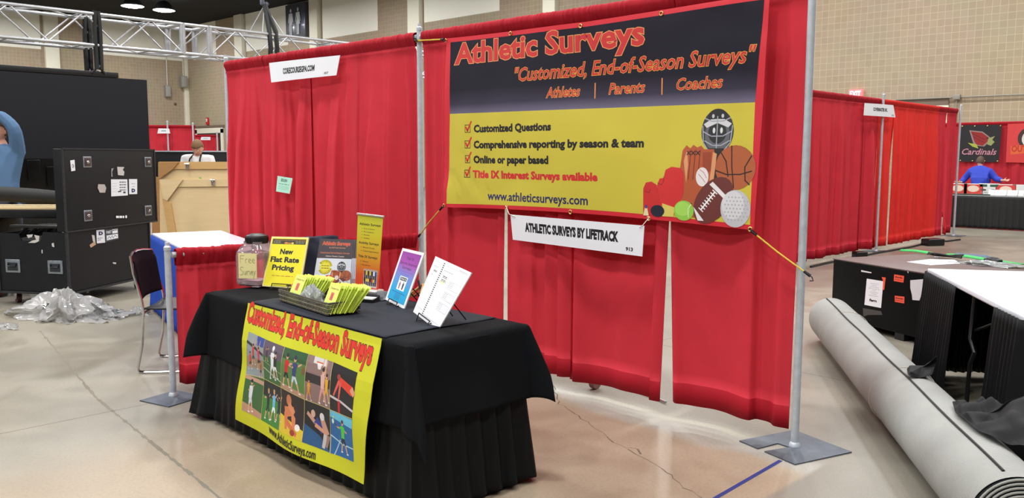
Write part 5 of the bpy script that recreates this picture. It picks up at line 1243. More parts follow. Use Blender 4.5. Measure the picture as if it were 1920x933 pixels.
# lid standing on it
t = thing('cup_lid', 'large black road case lid with four cup plates standing upright on the notched case', 'case lid', K0+e1*.7+V((0, 0, .76)))
LL = 1.53; b = MB(CM); b.rbox((LL/2-.01, .045, 1.172), (LL, .11, .83), .008); b.build('lid_panel', casem, t)
b = MB(CM)
for z in (.758, 1.586): b.box((LL/2-.01, -.008, z), (LL, .016, .016))
for x in (-.01, LL-.02): b.box((x, -.008, 1.172), (.016, .016, .83))
b.build('edge_trim', mat('worn_black_trim', (52, 54, 58)), t)
LF = (K0+V((0, 0, 0))-FR[1]*-.012, FR[1])
for u, v, s_ in ((163.5, 303.5, 1), (277.5, 303.5, .85), (165, 404, 1), (278, 394.5, .85)):
    q = atp(u, v, *LF); l = CM.inverted() @ q; b = MB(CM); b.rbox((l.x, -.012, l.z), (.125, .01, .115), .02); o = b.build('cup_plate', zinc, t)
    g = MB(CM); g.rbox((l.x, -.019, l.z), (.095, .006, .085), .02); g.build('cup', mat('cup_recess', (96, 88, 88), .3, .7), o)
    g = MB(CM); g.sphere((l.x, -.018, l.z), .02, 10); g.build('rivet', chrome, o)
def dship(c, W, H):
    for k in range(4): c.greek(W*.5, W*.9, H*(.8-.16*k), H*.06, (90, 90, 100), 3); c.rect(W*.06, H*(.75-.16*k), W*.35, H*(.755-.16*k)+.001, (150, 150, 160))
    c.rect(W*.4, H*.23, W*.6, H*.29, BLK); c.rect(W*.72, H*.14, W*.86, H*.25, (40, 40, 50))
def dD2(c, W, H): c.text('D', W*.3, H*.14, W*.75, H*.22, (40, 36, 80), bold=.08); c.greek(W*.3, W*.75, H*.68, H*.03, (110, 110, 120), 2); c.greek(W*.4, W*.7, H*.5, H*.03, (110, 110, 120), 2)
LFP = (K0+FR[1]*.0135, FR[1])
decal(t, 'sticker', *LFP, [(208, 336), (238.5, 336), (208.5, 368), (239.5, 366)], dship); decal(t, 'sticker', *LFP, [(241.5, 335.5), (257, 335.5), (242, 364), (257, 363.5)], dD2)
def dnum(c, W, H): c.text('C4', W*.3, H*.3, W*.75, H*.35, BLK, bold=.03)
decal(t, 'sticker', *LFP, [(131.5, 300.5), (139.5, 299.5), (133.5, 321), (141, 319.5)], dnum)
torn(t, *LFP, [(219.5, 312.5), (233, 313), (230, 318), (233, 322), (232, 329), (221, 328)]); torn(t, *LFP, [(184, 345), (196, 345.5), (199, 352), (197, 361), (187, 361), (183, 352)], (186, 178, 172)); torn(t, *LFP, [(208.5, 316), (213, 315), (210, 322), (211, 331), (208.5, 331)], (150, 148, 146))
def dbar(c, W, H): c.greek(0, W*.7, H*.2, H*.5, WHT, 3); c.disc(W*.87, H*.5, W*.08, H*.35, WHT)
decal(t, 'sticker', *LFP, [(217, 402), (239, 402), (217.5, 410), (239, 410)], dbar, blackplastic)
# second open case with a board and padded bar, cut by the frame
B0 = atz(-70, 440, .9); 
A = CAMP+ray(-110, 386)*9.05; Bp = CAMP+ray(121, 386)*9.05; dx = (Bp-A); dx.z = 0; Ld = dx.length; dx.normalize(); dy = V((-dx.y, dx.x, 0))
SM = Matrix((dx, dy, V((0, 0, 1)))).transposed().to_4x4(); SM.translation = V((A.x, A.y, 0)); ZB = A.z
t = thing('road_case', 'black road case at the left frame edge carrying a plywood board', 'road case', SM @ V((.25, .2, 0)))
b = MB(SM); b.rbox((.29, .22, (.13+ZB-.13)/2), (.56, .44, ZB-.26), .01); b.build('case_body', casem, t)
b = MB(SM); b.rbox((Ld/2, .22, ZB-.08), (Ld, .46, .09), .01); b.build('tray', casem, t)
for x in (.1, .5):
    for y in (.08, .36): caster(t, SM @ V((x, y, 0)))
b = MB(SM); b.rbox((Ld/2, .22, ZB-.02), (Ld*.99, .45, .028), .003); tag(b.build('plywood_board', ply), 'plywood board lying on the black road case at the left edge', 'board')
b = MB(SM); b.tube([(-.1, .12, ZB+.17), (.3, .14, ZB+.14), (Ld*.7, .16, ZB+.10), (Ld-.02, .2, ZB+.07)], [.075, .08, .08, .07], 12); tag(b.build('padded_bar', rubber), 'thick black padded bar resting across the plywood board at the left edge', 'bar')
t = thing('stage_gear', 'stack of dark stage equipment seen below the black screen', 'equipment', (-9.4, -.0, 0))
b = MB(); b.rbox((-9.4, .0, .75), (.7, 3.4, 1.5), .03); b.build('rack', blackplastic, t)
for k in range(9):
    b = MB(); b.rbox((-9.04, -1.2+.26*k, 1.2+.05*(k % 3)), (.03, .18, .3), .01); b.build('rack_panel', casem, t)
# plywood crates
PD = FW.copy(); PD.z = 0; PD.normalize(); CP0 = CAMP+ray(360, 303)*11.2; PN = -PD
t = thing('wooden_crate', 'open plywood shipping crate panel with latches in front of the man in white', 'crate', V((CP0.x, CP0.y, 0)))
pxprism(t, 'plywood_panel', [(300, 305), (447, 305), (447, 456+50), (300, 506)], CP0, PN, -.02, .02, ply)
pxprism(t, 'rail', [(299, 303), (447, 303), (447, 316.5), (300, 316.5)], CP0, PN, 0, .022, pine)
pxprism(t, 'rail', [(330, 337), (447, 335), (447, 349), (322, 350)], CP0, PN, 0, .018, ply)
pxprism(t, 'gusset', [(299, 304), (337, 304), (326, 317), (299, 336)], CP0, PN, .022, .02, mat('brown_board', (168, 124, 74), .65, 0, 'wood', 5, .05, .08))
pxprism(t, 'gusset', [(301, 336), (345, 336), (315, 376), (308, 372)], CP0, PN, .025, .012, ply)
pxprism(t, 'stile', [(306, 372), (322, 380), (331, 434), (335, 506), (320, 506), (316, 433)], CP0, PN, .0, .03, pine)
for u, v in ((353, 311), (401, 341)):
    q = atp(u, v, CP0, PN); b = MB(Matrix.Translation(q+PN*.03) @ PN.to_track_quat('Z', 'Y').to_matrix().to_4x4()); b.rbox((0, 0, 0), (.05, .085, .02), .008); b.rbox((0, -.01, .015), (.02, .06, .02), .006); b.cyl((-.03, .03, .012), (.03, .03, .012), .008, 8); b.build('latch', chrome, t)
q = atp(402, 333, CP0, PN); 
pxprism(t, 'green_mark', [(372, 333), (376, 331.5), (379, 335), (373, 334)], CP0, PN, 0, .001, ink((110, 190, 70)))
CP1 = CAMP+ray(305, 380)*11.35; t = thing('wooden_crate', 'narrow plywood crate end between the black lid and the larger crate', 'crate', V((CP1.x, CP1.y, 0)))
pxprism(t, 'plywood_panel', [(285, 330), (307, 334), (316, 434), (318, 510), (285, 510)], CP1, PN, -.02, .02, mat('brown_board', (168, 124, 74)))
pxprism(t, 'stile', [(299, 336), (305, 338), (312, 430), (313, 510), (303, 510)], CP1, PN, 0, .02, pine)
# long black case far behind
A = CAMP+ray(290, 283)*14.2; Bp = CAMP+ray(452, 283)*14.2; dx = Bp-A; dx.z = 0; Ld = dx.length; dx.normalize(); dy = V((-dx.y, dx.x, 0)); QM = Matrix((dx, dy, V((0, 0, 1)))).transposed().to_4x4(); QM.translation = V((A.x, A.y, 0))
t = thing('road_case', 'long black case behind the man in white', 'road case', QM @ V((Ld/2, .4, 0))); b = MB(QM); b.rbox((Ld/2, .4, .86), (Ld, .8, 1.48), .01); b.build('case_body', casem, t)
b = MB(QM); b.box((Ld/2, -.006, 1.59), (Ld, .02, .02)); b.build('edge_trim', galv, t)
for x in (.15, Ld-.15):
    for y in (.12, .68): caster(t, QM @ V((x, y, 0)))
# blue skirted table
BTM = Matrix.Translation((-3.386, -.6, 0)) @ Matrix.Rotation(R(-15), 4, 'Z')
t = thing('folding_table', 'folding table with a white vinyl top beyond the low side rail', 'table', BTM @ V((.9, .33, 0)))
b = MB(BTM); b.rbox((.915, .33, .748), (1.83, .66, .024), .006); b.build('tabletop', whitetop, t)
for x in (.2, 1.6):
    for y in (.1, .56): b = MB(BTM); b.cyl((x, y, 0), (x, y, .735), .014, 8); b.build('leg', galv, t)
def pleat_run(M_, pts, zt, zb, m_, label, pitch=.045, amp=.009, flare=.03, name='table_skirt', group=None, cat='table skirt'):
    pts = [V((*p, 0)) for p in pts]; S = [0]
    for a, c_ in zip(pts, pts[1:]): S.append(S[-1]+(c_-a).length)
    n = int(S[-1]/pitch*8)
    def f(u, v):
        s = u*S[-1]; i = max(k for k in range(len(pts)-1) if S[k] <= s+1e-9); d = (pts[i+1]-pts[i]).normalized(); nn = V((d.y, -d.x, 0)); p = pts[i]+d*(s-S[i])
        a = amp*(.4+.8*v)*math.sin(s*2*PI/pitch+math.sin(s*5))+.006*noise.noise(V((s*4, v*2, 3)))
        return p+nn*(a+.012+flare*v)+V((0, 0, zt+(zb-zt)*v+.004*math.sin(s*31)*v))
    b = MB(M_); b.grid(f, n, 12); return tag(b.build(name, m_, None, True, solid=.0015), label, cat, group)
pleat_run(BTM, [(0, .66), (0, 0), (1.83, 0)], .745, .03, bluecloth, 'royal blue pleated skirt around the white topped table')

# chair
CHM = Matrix.Translation((-1.13, -1.575, 0)) @ Matrix.Rotation(R(50), 4, 'Z')      # local +x = forward
t = thing('stacking_chair', 'black mesh backed chair with a chrome sled base left of the side rail', 'chair', CHM.translation, R(50))
for s_ in (-1, 1):
    y = s_*.245; nm = 'sled_leg'
    b = MB(CHM); b.tube([(-.065, y*.92, .80), (-.06, y*.95, .70), (-.01, y, .52), (.0, y, .44), (-.02, y, .2), (-.055, y, .035), (-.045, y, .012), (-.01, y, .008), (.43, y, .008), (.47, y, .02), (.47, y, .05), (.40, y, .40), (.37, y*.95, .425)], .0095, 8); b.build(nm, chrome, t)
for x in (.0, .43):
    b = MB(CHM); b.cyl((x+.0, -.24, .43 if x == 0 else .008), (x, .24, .43 if x == 0 else .008), .008, 8); b.build('cross_tube', chrome, t)
b = MB(CHM); b.grid(lambda u, v: V((.0+.44*u, -.23+.46*v, .445+.015*(1-u)*0-.012*math.sin(PI*v)+(.0 if u < .85 else -.03*(u-.85)/.15)+.012*(1-u))), 16, 14); b.build('seat', blackplastic, t, solid=.014)
b = MB(CHM); b.grid(lambda u, v: V((-.012-.045*v-.035*math.sin(PI*u)-(.02*max(0, v-.8)/.2), -.235+.47*u, .52+.31*v+.012*math.sin(PI*u)*v)), 18, 14); b.build('backrest', mat('black_mesh_back', (20, 15, 24), .8, 0, 'plain', 120, .1, .3, spec=.1), t, solid=.010)
b = MB(CHM); b.tube([(-.06, -.235, .70), (-.075, -.235, .825), (-.10, -.1, .84), (-.108, 0, .843), (-.10, .1, .84), (-.075, .235, .825), (-.06, .235, .70)], .009, 8); b.build('back_frame', chrome, t)

# plastic wrap on the floor
wrap = clear('plastic_wrap', (250, 250, 250), .28, .12, .9)
q = atz(120, 590, 0); crumple('plastic_wrap', q, .55, .34, .16, 3, 'large heap of crumpled clear plastic wrap on the floor before the road case', 'plastic wrap', wrap, 90, .8)
q = atz(192, 592, 0); crumple('plastic_wrap', q, .30, .17, .07, 6, 'smaller lobe of crumpled plastic wrap right of the large heap', 'plastic wrap', wrap, 70, .8)
q = atz(262, 588, 0); crumple('plastic_wrap', q, .14, .08, .05, 8, 'little wad of plastic wrap beside the chair', 'plastic wrap', wrap, 40, .7)
q = atz(12, 612, 0); crumple('plastic_wrap', q, .2, .07, .02, 9, 'flat strip of plastic wrap at the left frame edge', 'plastic wrap', wrap, 40, .7)

# far red booths at the left
def bside(px0, px1, dep, zt, seed, lb, N_, signpx, signtxt, signlb):
    A = CAMP+ray(*px0)*dep; Bq = CAMP+ray(*px1)*dep; d = (Bq-A); d.z = 0; d.normalize(); nn = (d.y, -d.x)
    for k in range(N_):
        a = A.lerp(Bq, k/N_); c_ = A.lerp(Bq, (k+1)/N_); drape((a.x, a.y), (c_.x, c_.y), nn, zt, .06, seed+k, lb % ('left', 'middle', 'right', 'end')[k], folds=5, group='drapes of the distant red booths on the left', gr=lambda d_: .04)
    return A, Bq, nn
A, Bq, nn = bside((240, 236), (363, 236), 25, 2.40, 60, 'distant red drape beyond the black screen, %s panel', 3, None, None, None)
q = CAMP+ray(314, 236)*24.93; upright(q.x, q.y, 2.5, 'distant white upright under the tiny booth sign, left booth', .3, r=.025); upright(Bq.x+.05, Bq.y-.05, 2.45, 'distant white upright at the right end of the far left booth', .3, r=.025)
flat_sign('name_sign', 'tiny tilted white booth sign on the distant red drape beside the screen', q+V((nn[0], nn[1], 0))*.12, (nn[0], nn[1], 0), [(297, 240.5), (317, 241), (295, 250), (319, 250)], .006, lambda c, W, H: c.text('SPORTS', W*.3, H*.4, W*.68, H*.25, (60, 110, 130), bold=.04))
A, Bq, nn = bside((352, 254.5), (408, 255), 35, 2.36, 66, 'farthest red drape above the head of the man in white, %s panel', 2, None, None, None)
q = CAMP+ray(387, 256)*34.8; upright(Bq.x+.05, Bq.y-.05, 2.45, 'distant white upright at the end of the farthest booth', .3, r=.03)
flat_sign('name_sign', 'tiny white booth sign on the farthest red drape near the corner', q+V((nn[0], nn[1], 0))*.12, (nn[0], nn[1], 0), [(377.5, 256.5), (394.5, 256.5), (376, 262.5), (394.5, 262.5)], .006, lambda c, W, H: c.text('BOOTH', W*.28, H*.4, W*.72, H*.2, (90, 90, 100), bold=.04))
# ------------------------------------------------------------------ right side
# black freight crate
ca = V((1.717, 3.477, 0)); cd = V((.902, -.432, 0)).normalized(); cn = V((-cd.y, cd.x, 0)); FM = Matrix((cd, cn, V((0, 0, 1)))).transposed().to_4x4(); FM.translation = ca
glossb = mat('glossy_black_panel', (8, 8, 10), .35, 0, 'plain', 6, .05, .2, spec=.12); cratetop = mat('brown_crate_lid', (96, 78, 76), .45, 0, 'plain', 7, .05, .15)
CLn, CDp = 1.62, 1.0
t = thing('freight_crate', 'low glossy black freight crate covered in labels behind the carpet roll', 'crate', FM @ V((CLn/2, CDp/2, 0)))
b = MB(FM); b.rbox((CLn/2, CDp/2, .325), (CLn, CDp, .53), .006); b.build('crate_body', glossb, t)
b = MB(FM); b.rbox((CLn/2, CDp/2, .596), (CLn+.01, CDp+.01, .012), .004); b.build('lid', cratetop, t)
for x in (.1, CLn/2, CLn-.1): b = MB(FM); b.box((x, CDp/2, .03), (.1, CDp*.98, .06)); b.build('skid', blackplastic, t)
FP_ = (FM @ V((0, -.0005, 0)), -cn)
def dfern(c, W, H):
    for k, w_ in enumerate((.5, .3, .55, .7, .2, .5, .3, .6)): c.greek(W*.5-W*w_/2, W*.5+W*w_/2, H*(.85-.065*k), H*.012, (150, 150, 160), 4)
    c.text('fern', W*.27, H*.18, W*.72, H*.10, (30, 30, 34), bold=.04)
decal(t, 'label_sheet', *FP_, [(1625.5, 522), (1656.5, 527), (1621, 571), (1652, 577)], dfern)
orl = ink((236, 84, 56))
def dor(c, W, H): c.text('fragile', W*.12, H*.55, W*.88, H*.26, (70, 20, 16), bold=.03); c.greek(W*.1, W*.9, H*.25, H*.08, (150, 50, 36), 4)
decal(t, 'orange_label', *FP_, [(1677, 514), (1695.5, 517), (1676, 526.5), (1694, 529.5)], dor, orl); decal(t, 'orange_label', *FP_, [(1678, 554), (1696, 556), (1678, 565.5), (1695.5, 568.5)], dor, orl)
pxprism(t, 'orange_label', [(1653.5, 519), (1661, 520), (1658, 543), (1655, 543), (1656, 526)], *FP_, .0005, .001, orl)
torn(t, *FP_, [(1707, 525), (1731, 523), (1728, 552), (1724, 563), (1711, 562), (1710, 552), (1707, 540)], (206, 206, 210)); torn(t, *FP_, [(1615, 506), (1634, 510), (1634, 512), (1615, 509)], (226, 226, 226)); torn(t, *FP_, [(1700, 506), (1704, 507), (1703, 512)], (226, 226, 226))
torn(t, *FP_, [(1618, 577), (1652, 583), (1655, 590), (1628, 590), (1619, 593)], (66, 62, 60), 'tape_patch')
def onlid(u, v, z=.604): return atz(u, v, z)
def flatpiece(name, label, cat, pts, m_, th=.002, z=.603):
    P = [onlid(u, v, z) for u, v in pts]; k = len(P); b = MB(); b.add([p+V((0, 0, th)) for p in P]+P, [list(range(k)), list(range(k, 2*k))[::-1]]+[(i, (i+1) % k, k+(i+1) % k, k+i) for i in range(k)]); return tag(b.build(name, m_, None, False), label, cat)
flatpiece('paper_sheet', 'sheet of white paper on the black crate nearest the white table', 'paper', [(1700, 491), (1742, 486), (1790, 487), (1800, 494), (1745, 497)], whitepaper)
green = mat('green_webbing', (34, 170, 74), .5, 0, 'fabric', 40, .1, .1)
def strap(name, label, pts, w_=.05, m_=None, z=.612, cat='strap'):
    P = [onlid(u, v, z) for u, v in pts]; b = MB(); vs = []
    for i, p in enumerate(P):
        d = (P[min(i+1, len(P)-1)]-P[max(i-1, 0)]).normalized(); nn = V((-d.y, d.x, 0))*w_/2
        for o_, h in ((-1, 0), (-.5, .014), (.5, .014), (1, 0)): vs.append(p+nn*o_+V((0, 0, h+.006*math.sin(i*1.3))))
    b.add(vs, [(i*4+j, i*4+j+1, i*4+j+5, i*4+j+4) for i in range(len(P)-1) for j in range(3)]); return tag(b.build(name, m_ or green, None, True, solid=.004), label, cat)
strap('ratchet_strap', 'bright green strap lying across the back left of the crate lid', [(1690, 470), (1715, 472), (1740, 475), (1762, 479)], .075)
strap('ratchet_strap', 'bright green strap at the right of the crate lid with a black buckle', [(1778, 478), (1810, 482), (1845, 487), (1880, 491), (1918, 497)], .085)
q = onlid(1768, 480, .62); t = thing('cord_tangle', 'tangle of black cord between the two green straps on the crate', 'cord', q)
for k in range(4):
    b = MB(); b.tube([q+V((-.13+.06*j, .02*math.sin(j*2+k)+.015*k-.03, .012*math.sin(j+k)+.012)) for j in range(6)], .007, 6); b.build('cord_loop', cordm, t)
q = onlid(1862, 488, .625); b = MB(); b.rbox(q, (.15, .07, .035), .015, rz=R(-25)); b.sphere(q+V((0, 0, .012)), .035, 12, (1.6, .9, .6)); tag(b.build('ratchet_buckle', blackplastic), 'black buckle on the right green strap', 'buckle')
flatpiece('plastic_film', 'blue tinted plastic film on the back right of the crate lid', 'film', [(1790, 474), (1850, 479), (1862, 483), (1800, 480)], clear('blue_film', (150, 190, 226), .6, .1), .004, .604)
bq = onlid(1700, 489, .603)
crumple('plastic_film', onlid(1860, 497, .604), .28, .12, .03, 12, 'crumpled clear plastic film at the right of the crate lid', 'film', clear('clear_film', (220, 226, 226), .35, .15, .6), 40, .6)
flatpiece('paper_scrap', 'curled white strip of paper against the left green strap', 'paper', [(1741, 474), (1746, 474), (1762, 483), (1756, 483)], whitepaper, .012)

# power cable on the floor behind
t = thing('power_cable', 'black power cable with an inline box along the foot of the right red wall', 'cable', atz(1680, 468, 0))
def fl0(u, v, z=.012): return atz(u, v, z)
b = MB(); b.tube([fl0(*p) for p in ((1520, 500), (1545, 494), (1565, 490), (1590, 486), (1625, 478), (1650, 473), (1668, 470), (1690, 466), (1712, 462), (1735, 456), (1752, 452), (1775, 452), (1800, 449))], .018, 6); b.build('cable_run', cordm, t)
b = MB(); b.rbox(fl0(1749, 453.5, .06), (.34, .2, .12), .02, rz=R(60)); b.build('inline_box', blackplastic, t)
b = MB(); b.rbox(fl0(1612, 477, .05), (.2, .14, .1), .02, rz=R(60)); tag(b.build('power_plug', blackplastic), 'black plug block on the floor behind the crate', 'plug')

# white table with black skirting
d = V((.52, -.853, 0)).normalized(); n = V((.853, .52, 0)).normalized(); c0 = V((3.0, 2.03, 0)); WMx = Matrix((d, n, V((0, 0, 1)))).transposed().to_4x4(); WMx.translation = c0
t = thing('folding_table', 'white topped folding table at the right frame edge', 'table', WMx @ V((.9, .3, 0)))
b = MB(WMx); b.rbox((.915, .305, .745), (1.83, .61, .03), .006); b.build('tabletop', whitetop, t)
b = MB(WMx); b.rbox((.915, .305, .715), (1.7, .5, .03), .004); b.build('apron', mat('table_grey_edge', (170, 166, 160), .5), t)
for x in (.86, 1.6):
    b = MB(WMx); b.tube([(x, .06, .70), (x, .05, .45), (x+.06, .06, .38), (x+.02, .05, .30), (x, .05, .012), (x, .1, .012), (x, .5, .012), (x, .56, .012), (x, .56, .70)], .013, 8); b.build('leg', blackwire, t)
    b = MB(WMx); b.cyl((x, .07, .5), (x+.3, .3, .70), .008, 8); b.build('leg_brace', blackwire, t)
pleat_run(WMx, [(0, .61), (0, 0), (.73, 0)], .742, .03, blacksatin, 'black pleated skirt at the far corner of the white topped table', .05, .012, .05)
pleat_run(WMx, [(1.45, 0), (1.83, 0), (1.83, .2)], .742, .05, blacksatin, 'black pleated skirt at the near end of the white topped table', .05, .014, .04)
pleat_run(WMx, [(1.83, .61), (0.0, .61)], .742, .03, blacksatin, 'black pleated skirt along the back of the white topped table', .05, .010, .02)

# carpet roll
ra = R(-57.25); rd_ = V((math.cos(ra), math.sin(ra), 0)); rp = V((rd_.y, -rd_.x, 0)); RR = .18; P0 = V((2.51, 2.0, RR))
u_end = (atz(1580, 640, .1)-P0).dot(rd_); RM = Matrix((rd_, V((-rd_.y, rd_.x, 0)), V((0, 0, 1)))).transposed().to_4x4(); RM.translation = P0
carpet = bpy.data.materials.new('ribbed_carpet_backing'); carpet.use_nodes = True; nt = carpet.node_tree; bs = nt.nodes['Principled BSDF']; bs.inputs['Roughness'].default_value = .9
tc = nt.nodes.new('ShaderNodeTexCoord'); wv = nt.nodes.new('ShaderNodeTexWave'); wv.inputs['Scale'].default_value = 1; wv.bands_direction = 'X'
mp = nt.nodes.new('ShaderNodeMapping'); mp.inputs['Scale'].default_value = (34, 34, 34); mp.inputs['Rotation'].default_value = (0, 0, -ra)
nt.links.new(tc.outputs['Object'], mp.inputs['Vector']); nt.links.new(mp.outputs[0], wv.inputs['Vector'])
nz = nt.nodes.new('ShaderNodeTexNoise'); nz.inputs['Scale'].default_value = 5; nz.inputs['Detail'].default_value = 6; nt.links.new(tc.outputs['Object'], nz.inputs['Vector'])
mx = nt.nodes.new('ShaderNodeMix'); mx.data_type = 'RGBA'; mx.inputs['A'].default_value = lin((156, 157, 153)); mx.inputs['B'].default_value = lin((180, 181, 177)); nt.links.new(nz.outputs['Fac'], mx.inputs['Factor'])
m2 = nt.nodes.new('ShaderNodeMix'); m2.data_type = 'RGBA'; m2.blend_type = 'MULTIPLY'; m2.inputs['Factor'].default_value = .4; nt.links.new(mx.outputs['Result'], m2.inputs['A']); nt.links.new(wv.outputs['Color'], m2.inputs['B']); nt.links.new(m2.outputs['Result'], bs.inputs['Base Color'])
bp = nt.nodes.new('ShaderNodeBump'); bp.inputs['Strength'].default_value = .5; bp.inputs['Distance'].default_value = .004; nt.links.new(wv.outputs['Fac'], bp.inputs['Height']); nt.links.new(bp.outputs[0], bs.inputs['Normal'])
pile = mat('charcoal_carpet_pile', (44, 48, 52), .95, 0, 'plain', 150, .4, .3)
X0, X1 = -.86, 3.22
t = thing('carpet_roll', 'long roll of light grey carpet lying on the floor at the right', 'carpet roll', (P0.x, P0.y, 0))
def rollr(a): return RR*(1+.02*math.sin(a*2+1))
seg = 64
b = MB(RM); b.grid(lambda u, v: V((X0+(X1-X0)*v, rollr(2*PI*u)*math.cos(2*PI*u+2.2), max(-RR+.001, rollr(2*PI*u)*math.sin(2*PI*u+2.2)))), seg, 30, closeu=True); b.build('outer_layer', carpet, t)
th_ = .016; turns = RR/th_*.8
for xe, s_ in ((X1, 1), (X0, -1)):
    b = MB(RM); vs = []; fs = []; N_ = int(turns*40)
    for k in range(N_+1):
        a = k/40*2*PI; r_ = RR-.001-th_*k/40
        for q_ in (0, th_*.55): vs.append(V((xe+s_*.006*(1 if q_ == 0 else 1), (r_-q_)*math.cos(a), (r_-q_)*math.sin(a))))
    b.add(vs, [(2*k, 2*k+1, 2*k+3, 2*k+2) for k in range(N_)]); b.build('spiral_edge', carpet, t, solid=.004)
    b = MB(RM); b.cyl((xe-s_*.02, 0, 0), (xe, 0, 0), RR-.006, 40); b.build('pile_end', pile, t)
b = MB(RM); b.tube([(X0+.02+4.0*k/30, -.05+.003*math.sin(k*.7), math.sqrt(RR**2-.05**2)+.003) for k in range(31)], .006, 6); tag(b.build('edge_cord', cordm), 'thin black cord running along the top of the carpet roll', 'cord')
twine = mat('pale_twine', (214, 208, 192), .7, 0, 'plain', 100, .1, .1)
for x, lb in ((-.25, 'far'), (1.5, 'near')):
    b = MB(RM); b.tube([(x+.05*math.sin(a*1.0), (RR+.002)*math.cos(a), (RR+.002)*math.sin(a)) for a in [2*PI*k/48 for k in range(48)]], .0022, 5, closed=True); tag(b.build('twine_tie', twine), 'pale twine tied round the %s half of the carpet roll' % lb, 'twine')
b = MB(); b.tube([atz(u, v, .004) for u, v in ((1728, 868), (1731, 864), (1740, 865), (1746, 868), (1745, 870), (1737, 867), (1733, 872), (1736, 880), (1748, 883), (1758, 881))], .0022, 5); tag(b.build('twine_scrap', twine), 'loop of pale twine on the floor left of the carpet roll', 'twine')
# black cloths lying over roll
def cloth_pool(name, label, pts, zf, seed, amp=.03):
    P = [atz(u, v, z) for (u, v), z in zip(pts, zf)]; c_ = sum(P, V())/len(P); b = MB(); k = len(P)
    def f(u, v):
        s = u*k; i = int(s) % k; e = P[i].lerp(P[(i+1) % k], s-int(s)); q = c_.lerp(e, v)
        return q+V((0, 0, amp*abs(noise.noise(V((q.x*6, q.y*6, seed))))*(1.6 if v < .9 else .5)+amp*.4*noise.noise(V((q.x*13, q.y*13, seed)))+.006))
    b.grid(f, k*10, 14, closeu=True); return tag(b.build(name, blacksatin, None, True, solid=.002, sub=1), label, 'cloth')
cloth_pool('black_cloth', 'small flap of black cloth resting on the far half of the carpet roll', [(1700, 695), (1712, 691), (1735, 688), (1757, 668), (1756, 680), (1748, 705), (1722, 709), (1702, 706)], [.37, .37, .37, .46, .42, .37, .36, .37], 1, .02)
cloth_pool('black_cloth', 'large pool of black cloth spilling onto the near half of the carpet roll', [(1785, 757), (1800, 758), (1822, 766), (1840, 752), (1880, 760), (1925, 740), (1940, 800), (1925, 842), (1890, 832), (1855, 822), (1825, 805), (1792, 782)], [.37, .37, .37, .40, .45, .5, .42, .37, .37, .37, .37, .36], 2, .05)

# blue tape on the floor
b = MB(); b.add([(3.068, -.24, .0008), (3.090, -.24, .0008), (3.120, -1.7, .0008), (3.098, -1.7, .0008)], [(0, 1, 2, 3)]); b.cur = 0
tag(b.build('floor_tape', mat('blue_tape', (34, 50, 116), .6), None, False, solid=.0006), 'strip of blue tape on the floor leading from the base plate of the right upright', 'tape')
# cable behind the drape feet and small caster seen under the drapes
b = MB(); b.tube([(1.0, .62, .01), (1.3, .42, .01), (1.7, .33, .01), (2.1, .2, .01)], .007, 6); tag(b.build('floor_cable', galv), 'thin grey rod on the floor behind the red drapes right of the table', 'cable')
t = thing('furniture_caster', 'small chrome caster peeping out below the red drapes', 'caster', (1.57, .16, 0))
b = MB(); b.cyl((1.55, .16, .045), (1.59, .16, .045), .043, 18); b.build('wheel', mat('pink_grey_wheel', (150, 110, 106), .4), t)
b = MB(); b.rbox((1.57, .16, .09), (.05, .06, .03), .008); b.build('fork', chrome, t)

# far right booth
yb = 18.4
for i, (x0, x1) in enumerate(((-2.3, -1.2), (-1.2, -.1), (-.1, 1.0), (1.0, 2.1))):
    drape((x0, yb), (x1, yb), (0, -1), 2.36, .06, 80+i, 'red drape of the far right booth, ' + ['left of the black Cardinals banner', 'behind the black Cardinals banner', 'behind the red banner at the frame edge', 'last panel beyond the frame edge'][i], folds=6, cap=.06, group='drapes of the far right booth', gr=lambda d_: .05)
def dcard(c, W, H):
    c.poly([(W*.22, H*.86), (W*.55, H*.82), (W*.80, H*.62), (W*.70, H*.52), (W*.62, H*.42), (W*.42, H*.44), (W*.34, H*.50)], (150, 130, 126)); c.poly([(W*.26, H*.83), (W*.54, H*.79), (W*.76, H*.62), (W*.66, H*.52), (W*.58, H*.44), (W*.42, H*.47), (W*.36, H*.56)], (150, 26, 30))
    c.line([(W*.3, H*.78), (W*.5, H*.66), (W*.62, H*.6)], W*.012, (60, 14, 18)); c.line([(W*.34, H*.68), (W*.5, H*.58), (W*.6, H*.54)], W*.012, (60, 14, 18))
    c.poly([(W*.70, H*.64), (W*.86, H*.70), (W*.80, H*.60), (W*.86, H*.54), (W*.78, H*.44), (W*.68, H*.48)], (150, 156, 96)); c.disc(W*.68, H*.64, W*.03, H*.015, (20, 16, 20))
    c.poly([(W*.2, H*.52), (W*.42, H*.48), (W*.48, H*.36), (W*.32, H*.42)], (172, 178, 66))
    c.text('Cardinals', W*.07, H*.20, W*.93, H*.17, (196, 140, 156), bold=.01, shear=.3, outline=(90, 30, 50), ow=.03)
bb = mat('black_banner_cloth', (26, 24, 28), .6, 0, 'fabric', 6, .05, .05); rb = mat('red_banner_cloth', (214, 60, 60), .6, 0, 'fabric', 6, .05, .05)
t, fn, W, H = flat_sign('team_banner', 'black banner with the word Cardinals under a red winged emblem on the far booth wall', (0, yb-.09, 0), (0, -1, 0), [(1801.5, 234.5), (1878.5, 233.5), (1797.5, 303), (1872.5, 304)], .004, dcard, bb, 'banner')
for a in (.04, .35, .66, .97):
    for v_ in (.03, .97): b = MB(); b.sphere(fn(W*a, H*v_, .004), .018, 8); b.build('grommet', brass, t)
